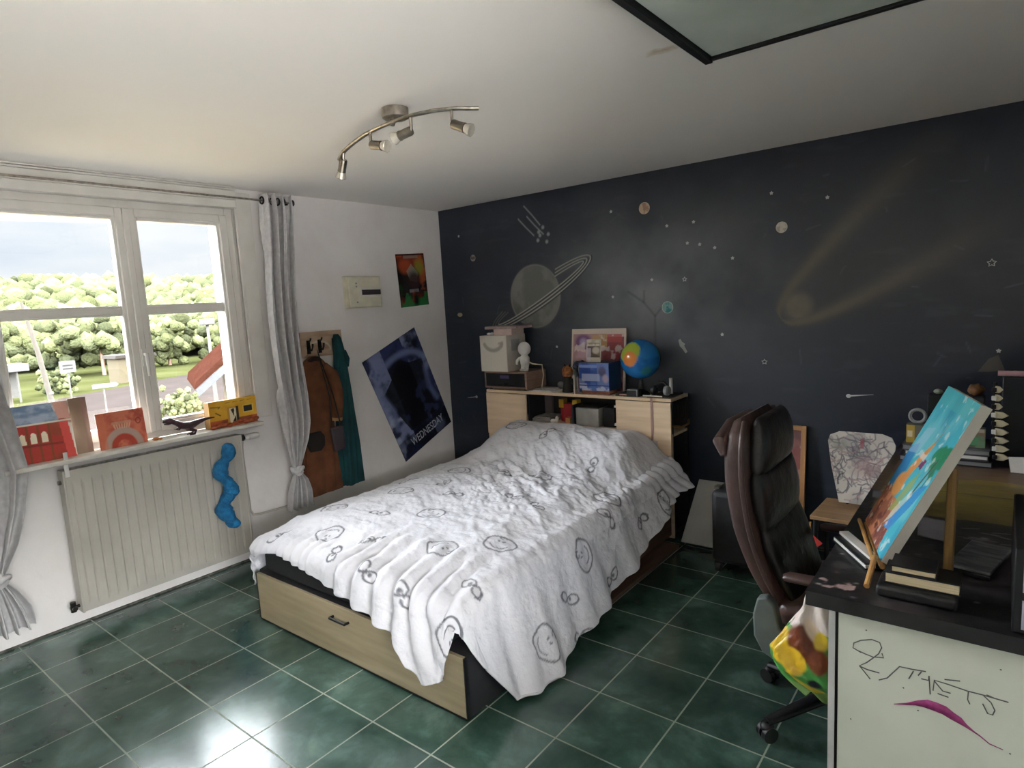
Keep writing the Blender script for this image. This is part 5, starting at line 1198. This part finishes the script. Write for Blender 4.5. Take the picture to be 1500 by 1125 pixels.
p2 = build('upper_pages', MB().bx(-.004, .026, -.10, .12, .0172, .026), 'paper', t)
one('lilac_paper', MB().prism([(3.80, -1.50), (3.90, -1.51), (3.915, -1.73), (3.815, -1.70)], 'z', TD, TD + .003), M('lilac_grey_paper', '#8d8a93', .8), 'lilac grey sheet of paper on the desk behind the canvas', 'paper')
one('slate_paper', MB().prism([(3.615, -1.235), (3.75, -1.24), (3.76, -1.34), (3.625, -1.33)], 'z', TD, TD + .003), M('grey_sheet', '#74747a', .8), 'grey sheet of paper on the far part of the desk beside the scribbled chair', 'paper')
t = thing('laptop', 'closed dark laptop with a silvery streaked lid on the desk right of the easel', 'laptop', (3.99, -1.86, TD), rot=(0, 0, math.radians(-12)))
build('base', MB().bx(-.052, .055, -.125, .125, .0, .016), 'black', t, bevel=.004); build('lid', MB().bx(-.052, .055, -.125, .125, .0165, .026), M('streaked_silver_lid', '#4f5356', .35, .3, col2='#8d9194', scale=14, stretch=(1, 4, 1)), t, bevel=.003)  # lid colour streaked between dark and pale grey
t = thing('computer_tower', 'black computer tower with white stickers at the right edge of the desk', 'computer', (4.17, -2.05, TD))
build('casing', MB().bx(4.064, 4.27, -2.285, -1.80, TD, 1.0), M('black_casing', '#141417', .4), t, bevel=.004); m = MB()
for k in range(12): m.bx(4.1, 4.24, -2.2865, -2.285, .93 + k * .005, .932 + k * .005)
build('vent', m, 'darkmetal', t)
for z0, z1 in ((.892, .965), (.798, .872)): build('sticker', MB().bx(4.082, 4.125, -2.2862, -2.2851, z0, z1), M('lilac_white_sticker', '#b3b0c4', .6), t)

# the crowded far end of the desk
BKY = -.62
for i, (x0, x1, z0, z1, y0, y1, c, lb) in enumerate((
        (3.64, 4.00, .7862, .812, -.66, -.38, '#262427', 'wide black sketchbook at the bottom of the far desk pile'),
        (3.66, 3.985, .8125, .836, -.64, -.39, '#4d4a4d', 'dark grey sketchbook second from the bottom of the far desk pile'),
        (3.65, 3.99, .8365, .862, -.645, -.385, '#343033', 'black speckled sketchbook on top of the far desk pile'))):
    t = thing('sketchbook', lb, 'sketchbook', ((x0 + x1) / 2, y0, z0))
    build('cover', MB().bx(x0, x1, y0, y1, z0, z0 + .004).bx(x0, x1, y0, y1, z1 - .004, z1), M('cover_' + 'abc'[i], c, .5, col2='#6a666a' if i else '#1c1a1d', scale=16), t, bevel=.001); build('pages', MB().bx(x0 + .004, x1 - .004, y0 + .004, y1 - .004, z0 + .004, z1 - .004), 'grey' if i != 1 else 'paper', t)
def gbox(X, Z):
    P = Paint(X, Z, '#5b5f50'); P.noise('#6f8f6c', 14, .4, .6, .9, 4); P.noise('#8d5a52', 16, .58, .68, .7, 14); P.rect(-.16, -.12, 0, .2, '#b89a3e'); P.rect(-.15, -.13, .03, .06, '#d9cfae'); P.rect(-.12, -.085, 0, .2, '#6d6a60'); P.rect(-.08, .15, .07, .2, '#b6a49c', .8); P.rect(.02, .13, .01, .05, '#4f9a6c', .8)
    return P
local('paint_box', slab(.31, .088, .05, .003, gbox, '#4f5148'), 'vcm', 'green and yellow printed paint box on the far desk pile behind the canvas', 'box', (3.815, -.57, .8625), (0, 0, 0))
one('black_bin', MB().bx(3.735, 3.96, -.50, -.40, .8625, 1.085), M('black_box_card', '#101014', .6), 'tall black box standing behind the green paint box', 'box', bevel=.004)
t = thing('wire_ring', 'small pale ring standing beside the tall black box on the far desk pile', 'ornament', (3.71, -.52, .90))
build('ring', MB().tube([(3.70 + .032 * math.cos(a), -.535, .985 + .032 * math.sin(a)) for a in np.linspace(0, 2 * PI, 22, endpoint=False)], .008, 8, True), 'grey', t); build('base', MB().bx(3.68, 3.72, -.54, -.53, .951, .958), 'darkmetal', t)
m = MB(); m.ball((3.925, -.45, 1.113), (.034, .03, .028), 14, 10, lambda d: 1 + .15 * math.sin(8 * d.x) * math.sin(9 * d.z)); one('shell', m, M('orange_shell', '#8d6038', .6, col2='#5f4022', scale=40), 'brown orange shell on top of the tall black box', 'shell')
m = MB(); m.ball((3.775, -.45, 1.098), (.02, .02, .013), 10, 8); one('pale_trinket', m, M('pale_sage', '#a9b29c', .6), 'pale green trinket on the left top of the tall black box', 'trinket')
t = thing('dark_screen', 'tall dark navy panel case standing at the far right end of the desk', 'case', (4.18, -.55, TD))
build('panel', MB().bx(4.022, 4.40, -.60, -.50, .83, 1.198), M('midnight_panel', '#12151f', .35), t, bevel=.006); build('foot', MB().bx(4.06, 4.38, -.62, -.44, TD, .83), 'black', t, bevel=.006)
one('pink_marker', MB().cyl((4.005, -.585, 1.211), (4.20, -.585, 1.211), .0125, n=14).cyl((4.06, -.585, 1.211), (4.072, -.585, 1.211), .0132, n=14), M('pale_pink_plastic', '#c79aa0', .4), 'pale pink marker lying on top of the dark navy case', 'marker')
t = thing('toothed_garland', 'hanging strip of cream coloured teeth on the left edge of the dark navy case', 'garland', (4.02, -.62, .82))
m = MB(); m.tube([(3.998, -.622, 1.175), (4.000, -.622, 1.0), (4.014, -.622, .825)], .008, 8); build('cord', m, 'darkmetal', t)
for k in range(9):
    z = 1.145 - k * .0385; x = 3.998 + .012 * (k / 8) ** 2; m = MB(); L_ = .052 if k > 2 else .03
    m.prism([(x, z - .016), (x + L_ * .55, z - .017), (x + L_, z - .002), (x + L_ * .55, z + .013), (x, z + .015)], 'y', -.640, -.628); build('tooth', m, M('bone', '#cfc5a6', .6) if k == 0 else bpy.data.materials['bone'], t, bevel=.003)
    m = MB(); m.bx(x - .012, x + .006, -.645, -.63, z - .012, z + .008); build('bead', m, 'white' if k % 2 else 'black', t, bevel=.003)
one('white_card', MB().prism([(4.065, .787), (4.14, .787), (4.14, .862), (4.055, .855)], 'y', -.70, -.697), 'paper', 'white card standing at the right edge in front of the dark navy case', 'card')

# ------------------------------------------------------------------ stickers on the navy wall
MT['star'] = M('pearl_sticker', '#c9cbc9', .4)
star0 = None
for x, z in [(2.36, 2.116), (2.17, 2.112), (2.314, 1.982), (2.4, 1.965), (2.501, 1.933), (2.617, 1.856), (1.741, 2.264), (1.733, 1.65), (2.048, 1.754), (1.213, 1.281), (2.86, 2.229), (3.175, 2.158), (2.543, 1.362), (4.0, 1.257), (.231, 2.252)]:
    r = .0125 if z > 1.8 else .010
    if star0 is None:
        m = MB(); poly = [(.0125 * (1 if k % 2 == 0 else .62) * math.sin(k * PI / 5), .0125 * (1 if k % 2 == 0 else .62) * math.cos(k * PI / 5)) for k in range(10)]
        m.prism(poly, 'y', -.0022, 0); star0 = o = local('star_sticker', m, 'star', 'tiny white star sticker on the navy wall', 'sticker', (x, -.0005, z), (0, 0, 0), 'tiny star stickers on the navy wall')
    else: o = star0.copy(); COL.objects.link(o); o.location = (x, -.0005, z)
def star_outline(x, z, r, lb):
    m = MB(); m.tube([(x + r * (1 if k % 2 == 0 else .5) * math.sin(k * PI / 5), -.003, z + r * (1 if k % 2 == 0 else .5) * math.cos(k * PI / 5)) for k in range(10)], .0032, 6, True); one('star_outline', m, 'star', lb, 'sticker')
star_outline(3.956, 1.715, .02, 'white outlined star sticker right of the painted comet'); star_outline(2.815, 1.183, .017, 'white outlined star sticker low on the wall above the office chair'); star_outline(2.29, 1.742, .016, 'grey outlined star sticker above the blue green planet sticker')
def planet(x, z, r, c1, c2, lb, ring=False):
    N_ = 26; a = np.linspace(0, 2 * PI, 32, endpoint=False); rr = np.linspace(0, 1, N_); A, R2 = np.meshgrid(a, rr, indexing='ij'); PX, PZ = R2 * r * np.cos(A), R2 * r * np.sin(A)
    P = Paint(PX, PZ, c1); P.noise(c2, 42, .42, .6, .9, int(x * 100)); P.mix((R2 > .9) * .6, '#d8d2c6')
    m = MB(); m.grid(np.stack([PX, -.003 + 0 * PX, PZ], -1), P.C, wrap=True); m.lathe([(r * .97, -.002), (r, -.0015), (r, 0)], (0, 0, 0), 32, 'y')
    m.C[-96:] = [lin(c1)] * 96
    local('planet_sticker', m, 'vcm', lb, 'sticker', (x, -.0005, z), (0, 0, 0), weld=True)
planet(2.006, 2.253, .041, '#b39077', '#d8bda0', 'round peach planet sticker high on the navy wall'); planet(.382, 2.051, .027, '#a3988a', '#5a554f', 'half moon sticker near the left end of the navy wall'); planet(2.92, 2.016, .034, '#b3aca0', '#d8d2c8', 'round pale grey moon sticker above the comet'); planet(2.161, 1.557, .042, '#7fa9a9', '#2f7f86', 'round blue green planet sticker above the globe')
m = MB(); m.ball((.185, -.002, 1.569), (.03, .002, .018), 14, 8); one('saucer_sticker', m, M('tan_sticker', '#a89a78', .5), 'tan oval sticker at the left end of the navy wall below the half moon', 'sticker')
m = MB(); m.prism([(2.235, 1.325), (2.25, 1.335), (2.275, 1.29), (2.30, 1.245), (2.285, 1.235), (2.265, 1.265), (2.245, 1.285)], 'y', -.003, -.0005); m.prism([(2.265, 1.315), (2.285, 1.30), (2.27, 1.275), (2.255, 1.29)], 'y', -.0036, -.003); one('rocket_sticker', m, M('silver_print', '#a9a9a6', .4), 'silver white rocket shaped sticker right of the globe', 'sticker')
for x0, z0, x1, z1, lb in ((3.30, .984, 3.43, .998, 'white shooting star sticker on the wall above the scribbled chair'), (.32, .833, .21, .818, 'faint shooting star sticker on the wall beside the storm poster')):
    m = MB(); m.ball((x0, -.002, z0), (.014, .002, .012), 12, 6); m.prism([(x0, z0 - .004), (x1, z1 - .001), (x1, z1 + .001), (x0, z0 + .005)], 'y', -.003, -.0005); one('shooting_star_sticker', m, 'star', lb, 'sticker')
m = MB(); m.prism([(3.915, 1.145), (3.955, 1.145), (4.03, 1.155), (4.0, 1.235), (3.96, 1.215)], 'y', -.003, -.0005); one('comet_sticker', m, M('dust_print', '#5a5650', .7), 'dull grey fan shaped sticker at the right end of the navy wall', 'sticker')


# ================================================================== OUTSIDE THE WINDOW
GZ_ = -3.5
MT['meadow'] = M('meadow_grass', '#2b2d18', .95, col2='#333420', scale=.25, detail=8, spec=0)
MT['asphalt'] = M('pale_asphalt', '#2f2a28', .9, col2='#2a2624', scale=.4, spec=0)
MT['bounce_gravel'] = M('pale_bounce_gravel', '#e0d8d2', .95, col2='#d4cbc4', scale=2, spec=0)
m = MB().bx(-420, 60, -160, 300, GZ_ - .6, GZ_); o = build('meadow', m, 'meadow'); o['kind'] = 'structure'
MT['sand'] = M('sandy_gravel', '#857659', .95, col2='#766849', scale=2, spec=0)
m = MB().bx(-18, -.36, -60, 60, GZ_ - .5, GZ_ + .004); o = build('gravel_yard', m, 'sand'); o['kind'] = 'structure'
m = MB().bx(-.36, 40, -60, 60, GZ_ - .5, GZ_ + .004); o = build('bounce_court', m, 'bounce_gravel'); o['kind'] = 'structure'  # unseen ground made pale to bounce light through the added window
m = MB(); m.prism([(-47, -60), (-18, -60), (-18, 30), (-52, 40), (-60, 80), (-78, 80), (-62, 30), (-47, 5)], 'z', GZ_ + .005, GZ_ + .02); o = build('road', m, 'asphalt'); o['kind'] = 'structure'
# wooded hill: rising ground under a mass of crowns
hx = np.linspace(-85, -400, 60); hy = np.linspace(-120, 320, 80); HX, HY_ = np.meshgrid(hx, hy, indexing='ij')
HZ = GZ_ - .6 + 17.5 * sstep(-85, -260, HX) + 5 * (fbm(HX * .012 + 5, HY_ * .012 + 9, 4) - .5) * sstep(-90, -160, HX) - 4 * sstep(-300, -400, HX)
m = MB().grid(np.stack([HX, HY_, HZ], -1)); o = build('hillside', m, 'meadow'); o['kind'] = 'structure'
bmi = bmesh.new(); bmesh.ops.create_icosphere(bmi, subdivisions=1, radius=1); bmi.verts.ensure_lookup_table()
IV = np.array([v.co[:] for v in bmi.verts]); IF = np.array([[v.index for v in f.verts] for f in bmi.faces]); bmi.free()
rs = np.random.RandomState(21)
def crowns(pts, sd):
    rs = np.random.RandomState(sd); VV = []; FF = []; CC = []; k = 0
    for x, y, z, r in pts:
        n = 1 + .9 * (fbm(IV[:, 0] * 2.6 + x, IV[:, 1] * 2.6 + IV[:, 2] * 2.1 + y, sd, 3) - .5)
        VV.append(IV * n[:, None] * np.array([r, r, r * 1.05]) + np.array([x, y, z])); FF.append(IF + k); k += len(IV)
        h = rs.uniform(0, 1); c = np.array(lin('#3d4030')) * (1 - h) + np.array(lin('#56593e')) * h; c = c * rs.uniform(.45, 1.25); CC.append(np.repeat(c[None], len(IV), 0))
    mb = MB(); mb.add(np.concatenate(VV).tolist(), np.concatenate(FF).tolist(), np.concatenate(CC).tolist()); return mb
MT['leaf'] = VC('tree_leaves', .95, bump=1, bscale=2.6, bdist=.5, spec=0)
lm = MT['leaf']; nt_ = lm.node_tree; bs_ = nt_.nodes['Principled BSDF']; at_ = [n for n in nt_.nodes if n.type == 'ATTRIBUTE'][0]
tc_ = nt_.nodes.new('ShaderNodeTexCoord'); nz2 = nt_.nodes.new('ShaderNodeTexNoise'); nz2.inputs['Scale'].default_value = 1.3; nz2.inputs['Detail'].default_value = 5
nt_.links.new(tc_.outputs['Object'], nz2.inputs[0]); rp_ = nt_.nodes.new('ShaderNodeValToRGB'); rp_.color_ramp.elements[0].position = .38; rp_.color_ramp.elements[0].color = (.42, .50, .46, 1); rp_.color_ramp.elements[1].position = .62; rp_.color_ramp.elements[1].color = (2.0, 1.9, 1.8, 1)
mx_ = nt_.nodes.new('ShaderNodeMixRGB'); mx_.blend_type = 'MULTIPLY'; mx_.inputs[0].default_value = 1; nt_.links.new(at_.outputs['Color'], mx_.inputs[1]); nt_.links.new(rp_.outputs[0], mx_.inputs[2]); nt_.links.new(mx_.outputs[0], bs_.inputs['Base Color'])
pts = []
hill = lambda x: GZ_ - .6 + 17.5 * float(sstep(-85, -260, np.array(x)))
for k in range(3000):
    x = -88 - 20 * rs.uniform(0, 1); y = 24 + (-x - 80) * .3 + rs.uniform(-32, 34); r = rs.uniform(.5, 1.25); pts.append((x, y, hill(x) + rs.uniform(.2, 1) ** .8 * 6.2, r))
for k in range(3200):
    x = -104 - 190 * rs.uniform(0, 1) ** 1.25; y = 25 + (-x - 60) * .25 + rs.uniform(-60, 60) * (.5 + (-x) / 260); r = rs.uniform(1.1, 2.5); pts.append((x, y, hill(x) + rs.uniform(1.2, 5.0), r))
o = build('woodland', crowns(pts, 5), 'leaf', sharp=180); o['kind'] = 'stuff'; o['label'] = 'dense green woodland on the hill outside the window'; o['category'] = 'trees'
def tree(name, lb, cat, blobs, trunk, group=None):
    c = blobs[0]; t = thing(name, lb, cat, (c[0], c[1], GZ_), group); build('foliage', crowns(blobs, int(abs(c[0] * 7)) % 97), 'leaf', t, sharp=180)
    if trunk: build('trunk', MB().cyl((c[0], c[1], GZ_), (c[0], c[1], c[2]), trunk, trunk * .7, 10), 'browny', t)
bl = lambda cx, cy, cz, R, n, sd: [(cx + R * q[0], cy + R * q[1], cz + R * .8 * q[2], R * .2) for q in np.random.RandomState(sd).normal(0, .42, (n * 7, 3))]
for i, (x, y, R, lb) in enumerate(((-74, 20, 4.2, 'broad bright green tree at the wood edge behind the square road sign'), (-75, 28.5, 3.4, 'rounded tree at the wood edge beside the central window stile'), (-74, 37, 4.0, 'bushy tree at the wood edge seen through the right window pane'), (-75, 6.5, 4.0, 'tall tree at the wood edge behind the left street pole'))):
    tree('edge_tree', lb, 'tree', bl(x, y, GZ_ + R * .8, R, 14, i + 3), .2, 'trees along the wood edge')
tree('hedge_bush', 'bright yellow green bush below the tiled roof in the right pane', 'bush', bl(-9.2, 1.62, -.06, .36, 26, 31), .06); tree('round_bush', 'small dark green bush beside the white shelter at the left', 'bush', bl(-55, 12.2, GZ_ + 1.0, 1.3, 10, 33), None)
tree('low_bush', 'yellow green bush at the foot of the right window pane', 'bush', bl(-8.9, .62, -.22, .30, 22, 37), .05)
LP = M('pale_metal_pole', '#4d4b47', .6, spec=.1)
t = thing('street_lamp', 'pale street lamp post outside the right window pane', 'street lamp', (-34, 14.35, GZ_))
build('post', MB().cyl((-34, 14.35, GZ_), (-34, 14.35, 1.35), .12, .08, 12), LP, t); build('lantern', MB().bx(-34.3, -33.7, 14.0, 14.7, 1.35, 1.72), LP, t, bevel=.05)
t = thing('utility_pole', 'leaning wooden utility pole outside the left window pane', 'pole', (-45, 8.9, GZ_))
build('post', MB().tube([(-45, 8.95, GZ_), (-45, 8.6, 0), (-45, 8.1, 3.4)], [.17, .15, .10], 12), M('grey_timber', '#403a32', .9, scale=3, stretch=(3, 3, .3)), t); build('cross_band', MB().cyl((-45, 8.9, -2.6), (-45, 8.9, -2.45), .19, n=12), LP, t)
t = thing('road_sign', 'square white road sign on a pole outside the left window pane', 'sign', (-50, 11.5, GZ_))
build('post', MB().cyl((-50, 11.5, GZ_), (-50, 11.5, -1.0), .06, n=10), LP, t); b_ = build('plate', MB().bx(-49.95, -49.88, 11.0, 12.0, -1.6, -.75), M('sign_white', '#54534f', .6, spec=.1), t); build('bars', MB().bx(-49.88, -49.86, 11.18, 11.82, -1.12, -1.02).bx(-49.88, -49.86, 11.18, 11.82, -1.36, -1.26), M('sign_grey', '#302f2d', .6, spec=.1), b_)
t = thing('direction_sign', 'long white direction sign by the road beyond the left pane', 'sign', (-38, 9.7, GZ_))
build('post', MB().cyl((-38, 9.7, GZ_), (-38, 9.7, -1.75), .05, n=10), LP, t); build('board', MB().prism([(9.1, -2.0), (10.35, -2.0), (10.5, -1.87), (10.35, -1.75), (9.1, -1.75)], 'x', -37.95, -37.9), M('sign_board', '#585753', .6, spec=.1), t)
t = thing('bus_shelter', 'white flat roofed shelter at the far left of the window view', 'shelter', (-52, 8.8, GZ_))
build('roof', MB().bx(-54, -51.5, 7.2, 9.6, -1.25, -.75), M('shelter_white', '#4d4c49', .6, spec=.1), t)
for y in (7.5, 8.9): build('post', MB().cyl((-51.8, y, GZ_), (-51.8, y, -1.25), .07, n=8), LP, t)
build('back_glass', MB().bx(-53.8, -53.7, 7.3, 9.4, GZ_ + .2, -1.25), LP, t)
t = thing('garden_hut', 'small beige hut beside the road near the central stile', 'hut', (-58, 18.9, GZ_))
build('walls', MB().bx(-60, -57.5, 17.5, 20.4, GZ_, -1.3), M('hut_render', '#4a4335', .9, spec=.1), t); build('roof', MB().prism([(17.2, -1.3), (20.7, -1.3), (20.6, -1.05), (17.3, -1.0)], 'x', -60.3, -57.2), M('hut_roof', '#2d2925', .9, spec=.1), t)
t = thing('neighbour_house', 'neighbouring house with a red tiled roof edge in the right pane', 'house', (-12, 3.2, 0), rot=(0, 0, math.radians(-21.7)))
MT['tiles'] = M('red_clay_tiles', '#2f1a14', .9, col2='#27150f', scale=3, bump=.6, bscale=9, bdist=.05, spec=0)
build('walls', MB().bx(-3.4, -.25, .9, 7, GZ_, -.1).prism([(.9, -.1), (7, -.1), (7, 4.6), (6, 4.6), (.9, .5)], 'x', -3.4, -.25), M('cream_render', '#403827', .9, spec=.1), t)
build('roof', MB().prism([(-.05, -.08), (0, .12), (6.0, 5.1), (6.1, 4.85)], 'x', -3.6, 0), 'tiles', t)
build('barge_board', MB().prism([(.02, -.26), (-.02, -.08), (6.05, 4.86), (6.1, 4.6)], 'x', -.02, .06), M('white_barge', '#414245', .6, spec=.1), t)
m = MB(); m.tube([(-.24, 1.75 + .55 * math.cos(a), -.85 + .7 * math.sin(a)) for a in np.linspace(0, PI, 16)], .05, 8); m.bx(-.26, -.23, 1.25, 2.25, -2.2, -.85); build('arched_window', m, M('window_grey', '#8a8d8f', .4), t)
